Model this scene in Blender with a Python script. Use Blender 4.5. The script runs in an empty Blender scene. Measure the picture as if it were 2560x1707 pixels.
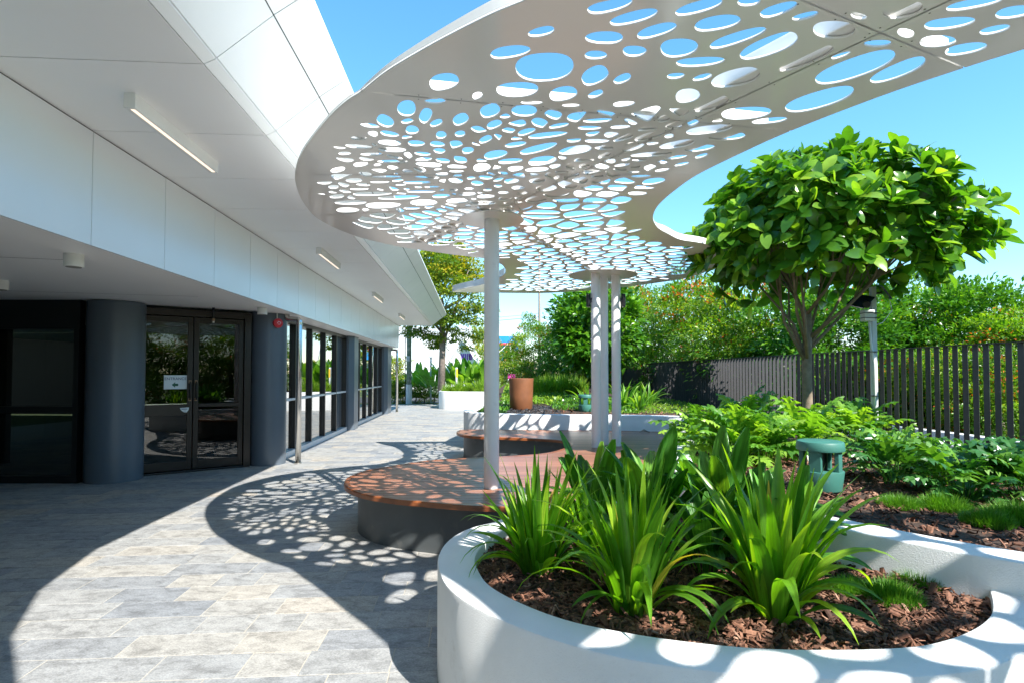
import bpy, bmesh, math, random
import numpy as np
from mathutils import Vector, Matrix, Euler
R = math.radians
rng = random.Random(7)
SC = bpy.context.scene
COL = SC.collection

# ------------------------------------------------------------------ camera
F_PX, U0, HOR, EYE = 1400.0, 1280.0, 932.0, 1.5
PITCH = R(1.6)
CV = HOR - F_PX * math.tan(PITCH)
cam_d = bpy.data.cameras.new('camera'); cam = bpy.data.objects.new('camera', cam_d); COL.objects.link(cam)
cam_d.sensor_width = 36.0; cam_d.sensor_fit = 'HORIZONTAL'
cam_d.lens = F_PX / 2560 * 36.0
cam_d.shift_y = (CV - 853.5) / 2560
cam_d.clip_start = 0.05; cam_d.clip_end = 3000
cam.location = (0, 0, EYE); cam.rotation_euler = (R(90) + PITCH, 0, 0)
SC.camera = cam

# ------------------------------------------------------------------ sky, sun, exposure
SUN = Vector((1.85, -2.3, 2.93)).normalized()
sun_el = math.asin(SUN.z); sun_az = math.atan2(SUN.x, SUN.y)
w = bpy.data.worlds.new('World'); SC.world = w; w.use_nodes = True
wn = w.node_tree.nodes; wl = w.node_tree.links
bg = wn['Background']
sky = wn.new('ShaderNodeTexSky'); sky.sky_type = 'NISHITA'; sky.sun_disc = False
sky.sun_elevation = sun_el; sky.sun_rotation = sun_az
sky.altitude = 900; sky.air_density = 1.0; sky.dust_density = 0.0; sky.ozone_density = 2.0
hs = wn.new('ShaderNodeHueSaturation'); hs.inputs['Saturation'].default_value = 1.2; hs.inputs['Hue'].default_value = 0.482
sx = wn.new('ShaderNodeSeparateColor'); sx.mode = 'HSV'; cx_ = wn.new('ShaderNodeCombineColor'); cx_.mode = 'HSV'
mk = wn.new('ShaderNodeMath'); mk.operation = 'MULTIPLY_ADD'; mk.inputs[1].default_value = 0.09; mk.inputs[2].default_value = 1.0
dv = wn.new('ShaderNodeMath'); dv.operation = 'DIVIDE'
wl.new(sky.outputs[0], sx.inputs[0]); wl.new(sx.outputs[0], cx_.inputs[0]); wl.new(sx.outputs[1], cx_.inputs[1])
wl.new(sx.outputs[2], mk.inputs[0]); wl.new(sx.outputs[2], dv.inputs[0]); wl.new(mk.outputs[0], dv.inputs[1]); wl.new(dv.outputs[0], cx_.inputs[2])
wl.new(cx_.outputs[0], hs.inputs['Color']); wl.new(hs.outputs[0], bg.inputs['Color'])
bg.inputs['Strength'].default_value = 0.15
ld = bpy.data.lights.new('sun', 'SUN'); ld.energy = 3.55; ld.angle = R(0.53); ld.color = (1.0, 0.955, 0.88)
lo = bpy.data.objects.new('sun', ld); COL.objects.link(lo); lo.location = (6, -8, 12)
lo.rotation_euler = SUN.to_track_quat('Z', 'Y').to_euler()
SC.view_settings.view_transform = 'Standard'; SC.view_settings.look = 'None'
SC.view_settings.gamma = 1.0; SC.view_settings.use_curve_mapping = False
SC.view_settings.exposure = 1.68
SC.render.engine = 'CYCLES'
SC.cycles.use_denoising = True
SC.cycles.max_bounces = 8; SC.cycles.diffuse_bounces = 5; SC.cycles.glossy_bounces = 4
SC.cycles.transparent_max_bounces = 8; SC.cycles.transmission_bounces = 4
SC.cycles.sample_clamp_indirect = 8.0; SC.cycles.caustics_reflective = False

# ------------------------------------------------------------------ geometry helpers
def ray(u, v):
    x = (u - U0) / F_PX; y = -(v - CV) / F_PX
    c, s = math.cos(PITCH), math.sin(PITCH)
    return Vector((x, c - y * s, s + y * c))
def px(u, v, z):
    d = ray(u, v); k = (z - EYE) / d.z
    return Vector((d.x * k, d.y * k, z))
def pxd(u, v, Y):
    d = ray(u, v); k = Y / d.y
    return Vector((d.x * k, Y, EYE + d.z * k))
def proj(p):
    c, s = math.cos(PITCH), math.sin(PITCH)
    dz = p[2] - EYE; f = p[1] * c + dz * s; up = -p[1] * s + dz * c
    return U0 + F_PX * p[0] / f, CV - F_PX * up / f
BA = math.atan2(99, 1400)          # building axis turned to the left of the view
cB, sB = math.cos(BA), math.sin(BA)
def bw(lat, t, z=0.0):
    return Vector((lat * cB - t * sB, lat * sB + t * cB, z))
def wb(x, y):
    return x * cB + y * sB, -x * sB + y * cB

WLOC = {}
def setp(o, label=None, cat=None, group=None, kind=None):
    if label: o['label'] = label
    if cat: o['category'] = cat
    if group: o['group'] = group
    if kind: o['kind'] = kind
    return o
def thing(name, label, cat, loc=(0, 0, 0), group=None, kind=None):
    o = bpy.data.objects.new(name, None); COL.objects.link(o)
    o.empty_display_size = 0.1
    o.location = loc; WLOC[o.name] = Vector(loc)
    return setp(o, label, cat, group, kind)
def part_empty(name, parent, loc):
    o = bpy.data.objects.new(name, None); COL.objects.link(o); o.parent = parent
    o.location = Vector(loc) - WLOC[parent.name]; WLOC[o.name] = Vector(loc)
    return o
def link(name, me, parent=None, loc=None):
    o = bpy.data.objects.new(name, me); COL.objects.link(o)
    if parent is not None: o.parent = parent
    if loc is not None: o.location = loc
    return o
def mobj(name, verts, faces, mat, parent=None, org=None, smooth=False):
    """verts in world coordinates"""
    if parent is not None: base = WLOC[parent.name]
    else: base = Vector(org) if org is not None else Vector((0, 0, 0))
    me = bpy.data.meshes.new(name)
    me.from_pydata([tuple(Vector(v) - base) for v in verts], [], faces)
    if mat: me.materials.append(mat)
    if smooth:
        me.polygons.foreach_set('use_smooth', [True] * len(me.polygons))
    me.update()
    o = link(name, me, parent)
    if parent is None: o.location = base; WLOC[o.name] = base
    else: WLOC[o.name] = base
    return o
def bmobj(name, bm, mat, parent=None, org=None, smooth=False, angle=None):
    if parent is not None: base = WLOC[parent.name]
    else: base = Vector(org) if org is not None else Vector((0, 0, 0))
    bmesh.ops.translate(bm, verts=bm.verts, vec=-base)
    bmesh.ops.recalc_face_normals(bm, faces=bm.faces)
    me = bpy.data.meshes.new(name); bm.to_mesh(me); bm.free()
    if mat: me.materials.append(mat)
    if smooth: me.polygons.foreach_set('use_smooth', [True] * len(me.polygons))
    if angle: me.set_sharp_from_angle(angle=R(angle))
    o = link(name, me, parent)
    if parent is None: o.location = base
    WLOC[o.name] = base
    return o
def extr_bm(poly, z0, z1, bevel=0.0, seg=2):
    bm = bmesh.new()
    vs = [bm.verts.new((p[0], p[1], z0)) for p in poly]
    f = bm.faces.new(vs)
    r = bmesh.ops.extrude_face_region(bm, geom=[f])
    top = [g for g in r['geom'] if isinstance(g, bmesh.types.BMVert)]
    bmesh.ops.translate(bm, verts=top, vec=(0, 0, z1 - z0))
    if bevel:
        es = [e for e in bm.edges if all(abs(v.co.z - z1) < 1e-5 for v in e.verts)]
        bmesh.ops.bevel(bm, geom=es, offset=bevel, segments=seg, affect='EDGES', profile=0.5)
    return bm
def extr(name, poly, z0, z1, mat, parent=None, org=None, bevel=0.0, angle=35, seg=2):
    return bmobj(name, extr_bm(poly, z0, z1, bevel, seg), mat, parent, org, smooth=True, angle=angle)
def box_bm(c, s, rz=0.0, bevel=0.0):
    bm = bmesh.new(); bmesh.ops.create_cube(bm, size=1.0)
    bmesh.ops.scale(bm, vec=s, verts=bm.verts)
    if bevel: bmesh.ops.bevel(bm, geom=bm.edges[:], offset=bevel, segments=2, affect='EDGES', profile=0.5)
    bmesh.ops.rotate(bm, cent=(0, 0, 0), matrix=Matrix.Rotation(rz, 3, 'Z'), verts=bm.verts)
    bmesh.ops.translate(bm, vec=c, verts=bm.verts)
    return bm
def box(name, c, s, mat, parent=None, rz=0.0, bevel=0.0, org=None):
    return bmobj(name, box_bm(c, s, rz, bevel), mat, parent, org)
def cyl_bm(c, r, h, n=32, r2=None, bevel=0.0):
    bm = bmesh.new()
    bmesh.ops.create_cone(bm, cap_ends=True, segments=n, radius1=r, radius2=r if r2 is None else r2, depth=h)
    if bevel:
        es = [e for e in bm.edges if abs(e.verts[0].co.z - e.verts[1].co.z) < 1e-6]
        bmesh.ops.bevel(bm, geom=es, offset=bevel, segments=2, affect='EDGES', profile=0.5)
    bmesh.ops.translate(bm, vec=Vector(c) + Vector((0, 0, h / 2)), verts=bm.verts)
    return bm
def cyl(name, c, r, h, mat, parent=None, n=32, r2=None, org=None, bevel=0.0):
    return bmobj(name, cyl_bm(c, r, h, n, r2, bevel), mat, parent, org, smooth=True, angle=40)
def tube_geo(pts, rad, n=8, closed_end=True):
    pts = [Vector(p) for p in pts]
    if not hasattr(rad, '__len__'): rad = [rad] * len(pts)
    V, Fc = [], []
    prev = None
    for i, p in enumerate(pts):
        if i == 0: d = pts[1] - p
        elif i == len(pts) - 1: d = p - pts[i - 1]
        else: d = (pts[i + 1] - p).normalized() + (p - pts[i - 1]).normalized()
        d.normalize()
        if prev is None:
            a = d.orthogonal().normalized()
        else:
            a = (prev - d * prev.dot(d)).normalized()
        prev = a; b = d.cross(a)
        for k in range(n):
            th = 2 * math.pi * k / n
            V.append(p + (a * math.cos(th) + b * math.sin(th)) * rad[i])
    for i in range(len(pts) - 1):
        for k in range(n):
            k2 = (k + 1) % n
            Fc.append((i * n + k, i * n + k2, (i + 1) * n + k2, (i + 1) * n + k))
    if closed_end:
        Fc.append(tuple(range(n - 1, -1, -1))); m = (len(pts) - 1) * n
        Fc.append(tuple(range(m, m + n)))
    return V, Fc
def tube(name, pts, rad, mat, parent=None, n=10, org=None):
    V, Fc = tube_geo(pts, rad, n)
    return mobj(name, V, Fc, mat, parent, org, smooth=True)
def spline(ctrl, per=8, closed=True):
    P = [np.array(p[:2], float) for p in ctrl]; n = len(P); out = []
    for i in range(n if closed else n - 1):
        if closed: p0, p1, p2, p3 = P[i - 1], P[i], P[(i + 1) % n], P[(i + 2) % n]
        else: p0, p1, p2, p3 = P[max(i - 1, 0)], P[i], P[i + 1], P[min(i + 2, n - 1)]
        for k in range(per):
            t = k / per
            out.append(0.5 * ((2 * p1) + (-p0 + p2) * t + (2 * p0 - 5 * p1 + 4 * p2 - p3) * t * t + (-p0 + 3 * p1 - 3 * p2 + p3) * t ** 3))
    if not closed: out.append(P[-1])
    return [(float(a), float(b)) for a, b in out]
def area(poly):
    return 0.5 * sum(poly[i - 1][0] * poly[i][1] - poly[i][0] * poly[i - 1][1] for i in range(len(poly)))
def offset_in(poly, d):
    """move a closed polygon inwards by d along its vertex normals"""
    s = 1 if area(poly) > 0 else -1
    out = []; n = len(poly)
    for i in range(n):
        a = Vector(poly[i - 1]); b = Vector(poly[i]); c = Vector(poly[(i + 1) % n])
        e1 = (b - a); e2 = (c - b)
        if e1.length < 1e-9 or e2.length < 1e-9: out.append(tuple(b)); continue
        t = (e1.normalized() + e2.normalized())
        if t.length < 1e-6: t = e2
        t.normalize(); nrm = Vector((-t.y, t.x)) * s
        out.append(tuple(b + nrm * d))
    return out
def offset_path(path, d):
    out = []
    for i in range(len(path)):
        a = Vector(path[max(i - 1, 0)]); c = Vector(path[min(i + 1, len(path) - 1)])
        t = (c - a).normalized(); out.append((path[i][0] - t.y * d, path[i][1] + t.x * d))
    return out
def inside(p, poly):
    x, y = p; r = False; j = len(poly) - 1
    for i in range(len(poly)):
        xi, yi = poly[i]; xj, yj = poly[j]
        if (yi > y) != (yj > y) and x < (xj - xi) * (y - yi) / (yj - yi) + xi: r = not r
        j = i
    return r
def clip_half(poly, nx, ny, c):
    """keep nx*x+ny*y <= c"""
    out = []; n = len(poly)
    for i in range(n):
        a = poly[i - 1]; b = poly[i]
        da = nx * a[0] + ny * a[1] - c; db = nx * b[0] + ny * b[1] - c
        if (da <= 0) != (db <= 0):
            k = da / (da - db); out.append((a[0] + (b[0] - a[0]) * k, a[1] + (b[1] - a[1]) * k))
        if db <= 0: out.append(b)
    return out
def chaikin(poly, it=2):
    for _ in range(it):
        o = []
        for i in range(len(poly)):
            a = poly[i]; b = poly[(i + 1) % len(poly)]
            o.append((a[0] * .75 + b[0] * .25, a[1] * .75 + b[1] * .25))
            o.append((a[0] * .25 + b[0] * .75, a[1] * .25 + b[1] * .75))
        poly = o
    return poly

# ------------------------------------------------------------------ materials
def new_mat(name):
    m = bpy.data.materials.new(name); m.use_nodes = True
    nt = m.node_tree; return m, nt.nodes, nt.links, nt.nodes['Principled BSDF']
def noise(n, scale, detail=4, rough=0.55, coord=None, l=None, dim='3D'):
    t = n.new('ShaderNodeTexNoise'); t.inputs['Scale'].default_value = scale
    t.inputs['Detail'].default_value = detail; t.inputs['Roughness'].default_value = rough
    if coord is not None: l.new(coord, t.inputs['Vector'])
    return t
def ramp(n, stops):
    r = n.new('ShaderNodeValToRGB'); e = r.color_ramp.elements
    while len(e) < len(stops): e.new(0.5)
    for k, (p, c) in enumerate(stops):
        e[k].position = p; e[k].color = (c[0], c[1], c[2], 1) if hasattr(c, '__len__') else (c, c, c, 1)
    return r
def paint(name, col, rough=0.4, var=0.06, scale=1.5, bump=0.0, bscale=300, metallic=0.0, spec=0.5, dirt=None):
    m, n, l, p = new_mat(name)
    g = n.new('ShaderNodeNewGeometry')
    t = noise(n, scale, 5, 0.6, g.outputs['Position'], l)
    lo_ = [c * (1 - var) for c in col]; hi = [min(1, c * (1 + var)) for c in col]
    r = ramp(n, [(0.3, lo_), (0.7, hi)]); l.new(t.outputs['Fac'], r.inputs['Fac'])
    out = r.outputs[0]
    if dirt:
        t3 = noise(n, dirt[1], 6, 0.65, g.outputs['Position'], l)
        r3 = ramp(n, [(dirt[2], 0), (dirt[2] + .12, 1)]); l.new(t3.outputs['Fac'], r3.inputs['Fac'])
        mx = n.new('ShaderNodeMix'); mx.data_type = 'RGBA'
        ms = n.new('ShaderNodeMath'); ms.operation = 'MULTIPLY'; ms.inputs[1].default_value = dirt[3]
        l.new(r3.outputs[0], ms.inputs[0]); l.new(ms.outputs[0], mx.inputs['Factor'])
        l.new(out, mx.inputs['A']); mx.inputs['B'].default_value = (*dirt[0], 1); out = mx.outputs['Result']
    l.new(out, p.inputs['Base Color'])
    p.inputs['Roughness'].default_value = rough; p.inputs['Metallic'].default_value = metallic
    p.inputs['Specular IOR Level'].default_value = spec
    t2 = noise(n, scale * 3.1, 3, 0.6, g.outputs['Position'], l)
    mr = n.new('ShaderNodeMapRange'); mr.inputs['To Min'].default_value = max(0.02, rough - .07); mr.inputs['To Max'].default_value = rough + .07
    l.new(t2.outputs['Fac'], mr.inputs['Value']); l.new(mr.outputs[0], p.inputs['Roughness'])
    if bump:
        tb = noise(n, bscale, 4, 0.6, g.outputs['Position'], l)
        b = n.new('ShaderNodeBump'); b.inputs['Strength'].default_value = bump; b.inputs['Distance'].default_value = 0.004
        l.new(tb.outputs['Fac'], b.inputs['Height']); l.new(b.outputs[0], p.inputs['Normal'])
    return m
M = {}
M['panel'] = paint('panel_white', (0.89, 0.89, 0.88), 0.32, 0.025, 0.6)
M['soffit'] = paint('soffit_white', (0.89, 0.89, 0.88), 0.42, 0.025, 0.5)
M['fascia'] = paint('fascia_white', (0.84, 0.86, 0.88), 0.22, 0.02, 0.5)
M['joint'] = paint('joint_dark', (0.05, 0.05, 0.048), 0.7)
M['canopy'] = paint('canopy_white', (0.87, 0.86, 0.835), 0.13, 0.02, 1.2, spec=0.7)
M['pole'] = paint('pole_white', (0.80, 0.80, 0.80), 0.3, 0.03, 3)
M['render'] = paint('render_white', (0.76, 0.77, 0.77), 0.75, 0.06, 2.2, bump=0.7, bscale=150, dirt=((0.45, 0.43, 0.39), 6.5, 0.62, 0.3))
M['col'] = paint('column_grey', (0.10, 0.125, 0.155), 0.38, 0.06, 1.2)
M['bronze'] = paint('door_bronze', (0.022, 0.016, 0.013), 0.35, 0.1, 5, metallic=0.3)
M['black'] = paint('frame_black', (0.006, 0.006, 0.007), 0.35, 0.1, 5)
M['steel'] = paint('brushed_steel', (0.62, 0.60, 0.56), 0.22, 0.06, 8, metallic=1.0)
M['fin'] = paint('fence_fin', (0.055, 0.053, 0.057), 0.45, 0.12, 4, dirt=((0.3, 0.3, 0.3), 14, 0.68, 0.5))
M['benchbase'] = paint('bench_base', (0.075, 0.085, 0.09), 0.42, 0.1, 3, dirt=((0.16, 0.16, 0.15), 4, 0.6, 0.5))
M['red'] = paint('alarm_red', (0.62, 0.02, 0.03), 0.3)
M['plastic'] = paint('white_plastic', (0.78, 0.78, 0.76), 0.4)
M['teal'] = paint('teal_plastic', (0.045, 0.17, 0.14), 0.5, 0.1, 6, dirt=((0.2, 0.25, 0.22), 12, 0.6, 0.4))
M['terracotta'] = paint('rust_pot', (0.20, 0.075, 0.03), 0.6, 0.16, 5, bump=.2, bscale=60)
M['greysteel'] = paint('grey_post', (0.55, 0.57, 0.60), 0.4, 0.06, 5)
M['solar'] = paint('solar_cell', (0.01, 0.018, 0.05), 0.15)
M['bark'] = paint('bark', (0.21, 0.16, 0.115), 0.85, 0.3, 14, bump=0.8, bscale=60)
M['bark_grey'] = paint('bark_grey', (0.24, 0.20, 0.17), 0.85, 0.35, 9, bump=0.8, bscale=40)
M['asphalt'] = paint('asphalt', (0.06, 0.06, 0.062), 0.9, 0.2, 3, bump=.4)
M['earth'] = paint('soil', (0.05, 0.03, 0.02), 0.95, 0.3, 12, bump=1.0, bscale=60)
M['interior'] = paint('interior_grey', (0.22, 0.22, 0.2), 0.8)
M['desk'] = paint('desk_tan', (0.32, 0.15, 0.08), 0.6)
M['purple'] = paint('purple_sign', (0.22, 0.06, 0.45), 0.5)
M['blue'] = paint('blue_sign', (0.02, 0.25, 0.62), 0.4)
M['redsign'] = paint('red_sign', (0.75, 0.05, 0.06), 0.4)
M['magenta'] = paint('magenta_sign', (0.75, 0.03, 0.4), 0.5)
M['yellow'] = paint('yellow_band', (0.75, 0.45, 0.03), 0.5)
M['greenpole'] = paint('power_pole', (0.17, 0.235, 0.19), 0.8, 0.3, 6, dirt=((0.5, 0.5, 0.48), 5, 0.5, 0.6))
M['farwhite'] = paint('far_white', (0.80, 0.80, 0.80), 0.6, 0.03, .5)
M['fargrey'] = paint('far_roof', (0.45, 0.47, 0.48), 0.5)
M['ink'] = paint('sign_ink', (0.02, 0.05, 0.12), 0.6)
M['pebble'] = paint('pebble_black', (0.025, 0.027, 0.032), 0.5, 0.4, 20)
M['tan'] = paint('bronze_plate', (0.38, 0.24, 0.15), 0.4, metallic=0.4)

# lamp strip
m, n, l, p = new_mat('light_strip'); p.inputs['Emission Color'].default_value = (1, 0.80, 0.62, 1); p.inputs['Emission Strength'].default_value = 0.35
p.inputs['Base Color'].default_value = (.9, .8, .7, 1); M['strip'] = m

# glass: dark tinted, mirror-like towards grazing angles
def glass_mat(name, tint, f0, f1, refl=0.92):
    m, n, l, p = new_mat(name); n.remove(p)
    lw = n.new('ShaderNodeLayerWeight'); lw.inputs['Blend'].default_value = 0.5
    mr = n.new('ShaderNodeMapRange'); mr.inputs['To Min'].default_value = f0; mr.inputs['To Max'].default_value = f1
    pw = n.new('ShaderNodeMath'); pw.operation = 'POWER'; pw.inputs[1].default_value = 1.6
    l.new(lw.outputs['Facing'], pw.inputs[0]); l.new(pw.outputs[0], mr.inputs['Value'])
    tr = n.new('ShaderNodeBsdfTransparent'); tr.inputs['Color'].default_value = (*tint, 1)
    gl = n.new('ShaderNodeBsdfGlossy'); gl.inputs['Roughness'].default_value = 0.0; gl.inputs['Color'].default_value = (refl, refl, refl, 1)
    mx = n.new('ShaderNodeMixShader'); l.new(mr.outputs[0], mx.inputs[0]); l.new(tr.outputs[0], mx.inputs[1]); l.new(gl.outputs[0], mx.inputs[2])
    l.new(mx.outputs[0], n['Material Output'].inputs['Surface']); return m
M['glass'] = glass_mat('tinted_glass', (0.34, 0.35, 0.33), 0.055, 0.98)

# paving stone
def tile_mat():
    m, n, l, p = new_mat('paving_stone')
    g = n.new('ShaderNodeNewGeometry'); at = n.new('ShaderNodeAttribute'); at.attribute_name = 'tint'
    sep = n.new('ShaderNodeSeparateColor'); l.new(at.outputs['Color'], sep.inputs[0])
    off = n.new('ShaderNodeVectorMath'); off.operation = 'SCALE'; off.inputs[3].default_value = 40
    l.new(at.outputs['Color'], off.inputs[0])
    add = n.new('ShaderNodeVectorMath'); l.new(g.outputs['Position'], add.inputs[0]); l.new(off.outputs[0], add.inputs[1])
    st = n.new('ShaderNodeMapping'); st.inputs['Scale'].default_value = (1.0, 1.7, 1.0); l.new(add.outputs[0], st.inputs['Vector'])
    t1 = noise(n, 7.5, 9, 0.74, st.outputs[0], l); t1.inputs['Distortion'].default_value = 0.6
    t2 = noise(n, 85, 6, 0.8, st.outputs[0], l)
    base = ramp(n, [(0.0, (0.24, 0.255, 0.275)), (0.4, (0.315, 0.32, 0.32)), (0.72, (0.365, 0.352, 0.325)), (1.0, (0.40, 0.36, 0.31))])
    l.new(sep.outputs[0], base.inputs['Fac'])
    r1 = ramp(n, [(0.34, 0.55), (0.52, 0.98), (0.68, 1.18)]); l.new(t1.outputs['Fac'], r1.inputs['Fac'])
    r2 = ramp(n, [(0.34, 0.6), (0.5, 1.0), (0.66, 1.38)]); l.new(t2.outputs['Fac'], r2.inputs['Fac'])
    x1 = n.new('ShaderNodeMix'); x1.data_type = 'RGBA'; x1.blend_type = 'MULTIPLY'; x1.inputs['Factor'].default_value = 1
    l.new(base.outputs[0], x1.inputs['A']); l.new(r1.outputs[0], x1.inputs['B'])
    x2 = n.new('ShaderNodeMix'); x2.data_type = 'RGBA'; x2.blend_type = 'MULTIPLY'; x2.inputs['Factor'].default_value = 1
    l.new(x1.outputs['Result'], x2.inputs['A']); l.new(r2.outputs[0], x2.inputs['B'])
    l.new(x2.outputs['Result'], p.inputs['Base Color'])
    p.inputs['Roughness'].default_value = 0.55
    b = n.new('ShaderNodeBump'); b.inputs['Strength'].default_value = 0.25; b.inputs['Distance'].default_value = 0.003
    l.new(t2.outputs['Fac'], b.inputs['Height']); l.new(b.outputs[0], p.inputs['Normal'])
    return m
M['tile'] = tile_mat()
M['grout'] = paint('grout', (0.41, 0.38, 0.325), 0.85, 0.08, 6)

# timber
def wood_mat():
    m, n, l, p = new_mat('deck_timber')
    oi = n.new('ShaderNodeObjectInfo'); g = n.new('ShaderNodeNewGeometry')
    mp = n.new('ShaderNodeMapping'); mp.inputs['Scale'].default_value = (1.2, 28, 28); l.new(g.outputs['Position'], mp.inputs['Vector'])
    t = noise(n, 2.0, 5, 0.6, mp.outputs[0], l)
    r = ramp(n, [(0.3, (0.20, 0.085, 0.05)), (0.55, (0.31, 0.135, 0.08)), (0.8, (0.40, 0.19, 0.12))])
    l.new(t.outputs['Fac'], r.inputs['Fac'])
    hv = n.new('ShaderNodeHueSaturation'); mr = n.new('ShaderNodeMapRange'); mr.inputs['To Min'].default_value = .75; mr.inputs['To Max'].default_value = 1.3
    l.new(oi.outputs['Random'], mr.inputs['Value']); l.new(mr.outputs[0], hv.inputs['Value']); l.new(r.outputs[0], hv.inputs['Color'])
    l.new(hv.outputs[0], p.inputs['Base Color']); p.inputs['Roughness'].default_value = 0.34
    return m
M['wood'] = wood_mat()
def nosing_mat():
    m, n, l, p = new_mat('timber_nosing')
    g = n.new('ShaderNodeNewGeometry'); t = noise(n, 6, 4, .6, g.outputs['Position'], l)
    r = ramp(n, [(.3, (.16, .045, .015)), (.7, (.30, .095, .03))]); l.new(t.outputs['Fac'], r.inputs['Fac'])
    l.new(r.outputs[0], p.inputs['Base Color']); p.inputs['Roughness'].default_value = .28; return m
M['nosing'] = nosing_mat()

# mulch chips
def mulch_mat():
    m, n, l, p = new_mat('bark_mulch')
    at = n.new('ShaderNodeAttribute'); at.attribute_name = 'tint'; sep = n.new('ShaderNodeSeparateColor'); l.new(at.outputs['Color'], sep.inputs[0])
    g = n.new('ShaderNodeNewGeometry'); t = noise(n, 90, 4, .6, g.outputs['Position'], l)
    r = ramp(n, [(0, (.055, .026, .016)), (.45, (.155, .066, .038)), (.8, (.28, .135, .082)), (1, (.42, .25, .17))]); l.new(sep.outputs[0], r.inputs['Fac'])
    r2 = ramp(n, [(.3, .6), (.7, 1.2)]); l.new(t.outputs['Fac'], r2.inputs['Fac'])
    x = n.new('ShaderNodeMix'); x.data_type = 'RGBA'; x.blend_type = 'MULTIPLY'; x.inputs['Factor'].default_value = 1
    l.new(r.outputs[0], x.inputs['A']); l.new(r2.outputs[0], x.inputs['B']); l.new(x.outputs['Result'], p.inputs['Base Color'])
    p.inputs['Roughness'].default_value = .85; return m
M['mulch'] = mulch_mat()

# leaves; source of variation: 'attr' (colour attribute) or 'obj' (object random)
def leaf_mat(name, stops, rough=0.35, transl=0.35, src='attr', vein=0.0, tcol=1.6):
    m, n, l, p = new_mat(name)
    if src == 'attr':
        at = n.new('ShaderNodeAttribute'); at.attribute_name = 'tint'
        sep = n.new('ShaderNodeSeparateColor'); l.new(at.outputs['Color'], sep.inputs[0]); fac = sep.outputs[0]
    else:
        oi = n.new('ShaderNodeObjectInfo'); fac = oi.outputs['Random']
    r = ramp(n, stops); l.new(fac, r.inputs['Fac'])
    g = n.new('ShaderNodeTexCoord'); t = noise(n, 9, 3, .6, g.outputs['Object'], l)
    r2 = ramp(n, [(.3, .8), (.7, 1.15)]); l.new(t.outputs['Fac'], r2.inputs['Fac'])
    x = n.new('ShaderNodeMix'); x.data_type = 'RGBA'; x.blend_type = 'MULTIPLY'; x.inputs['Factor'].default_value = 1
    l.new(r.outputs[0], x.inputs['A']); l.new(r2.outputs[0], x.inputs['B'])
    if vein:
        mp = n.new('ShaderNodeMapping'); mp.inputs['Scale'].default_value = (3, 130, 3); l.new(g.outputs['Object'], mp.inputs['Vector'])
        tv = noise(n, 1.0, 2, .5, mp.outputs[0], l); rv = ramp(n, [(.35, 1 - vein), (.65, 1 + vein)]); l.new(tv.outputs['Fac'], rv.inputs['Fac'])
        xv = n.new('ShaderNodeMix'); xv.data_type = 'RGBA'; xv.blend_type = 'MULTIPLY'; xv.inputs['Factor'].default_value = 1
        l.new(x.outputs['Result'], xv.inputs['A']); l.new(rv.outputs[0], xv.inputs['B']); x = xv
        bv = n.new('ShaderNodeBump'); bv.inputs['Strength'].default_value = .5; bv.inputs['Distance'].default_value = .004; l.new(tv.outputs['Fac'], bv.inputs['Height']); l.new(bv.outputs[0], p.inputs['Normal'])
    l.new(x.outputs['Result'], p.inputs['Base Color']); p.inputs['Roughness'].default_value = rough
    p.inputs['Specular IOR Level'].default_value = 0.45
    tr = n.new('ShaderNodeBsdfTranslucent')
    tc = n.new('ShaderNodeMix'); tc.data_type = 'RGBA'; tc.blend_type = 'MULTIPLY'; tc.inputs['Factor'].default_value = 1
    l.new(x.outputs['Result'], tc.inputs['A']); tc.inputs['B'].default_value = (1.45 * tcol / 1.6, 1.5 * tcol / 1.6, 0.45, 1)
    l.new(tc.outputs['Result'], tr.inputs['Color'])
    mx = n.new('ShaderNodeMixShader'); mx.inputs[0].default_value = transl
    l.new(p.outputs[0], mx.inputs[1]); l.new(tr.outputs[0], mx.inputs[2])
    l.new(mx.outputs[0], n['Material Output'].inputs['Surface'])
    return m
M['strap'] = leaf_mat('strap_leaf', [(0, (.05, .16, .014)), (.5, (.12, .28, .02)), (.955, (.28, .43, .035)), (.965, (.45, .36, .05)), (1, (.40, .25, .07))], .30, .46, 'obj', vein=.22, tcol=2.6)
M['broad'] = leaf_mat('broad_leaf', [(0, (.055, .18, .035)), (.6, (.11, .29, .05)), (1, (.22, .42, .06))], .26, .42, 'obj', vein=.3, tcol=2.4)
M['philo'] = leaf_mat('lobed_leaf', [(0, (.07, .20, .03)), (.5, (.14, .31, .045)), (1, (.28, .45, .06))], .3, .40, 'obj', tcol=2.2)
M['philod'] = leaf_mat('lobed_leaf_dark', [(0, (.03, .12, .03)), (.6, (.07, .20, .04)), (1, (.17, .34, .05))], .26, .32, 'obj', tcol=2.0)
M['treeleaf'] = leaf_mat('large_tree_leaf', [(0, (.03, .11, .012)), (.45, (.08, .215, .02)), (1, (.29, .46, .045))], .22, .40, 'obj', tcol=2.0)
M['treeleaf_a'] = leaf_mat('large_tree_leaf_mass', [(0, (.03, .11, .012)), (.45, (.08, .215, .02)), (1, (.29, .46, .045))], .22, .40, 'attr', tcol=2.0)
M['hedge'] = leaf_mat('hedge_leaf', [(0, (.05, .13, .012)), (.5, (.11, .24, .022)), (.88, (.25, .37, .03)), (.945, (.33, .40, .035)), (.955, (.5, .10, .03)), (1, (.55, .16, .04))], .38, .42, 'attr', tcol=2.0)
M['darkleaf'] = leaf_mat('dark_leaf', [(0, (.04, .14, .012)), (.6, (.085, .24, .02)), (1, (.20, .40, .03))], .28, .36, 'attr')
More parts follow.
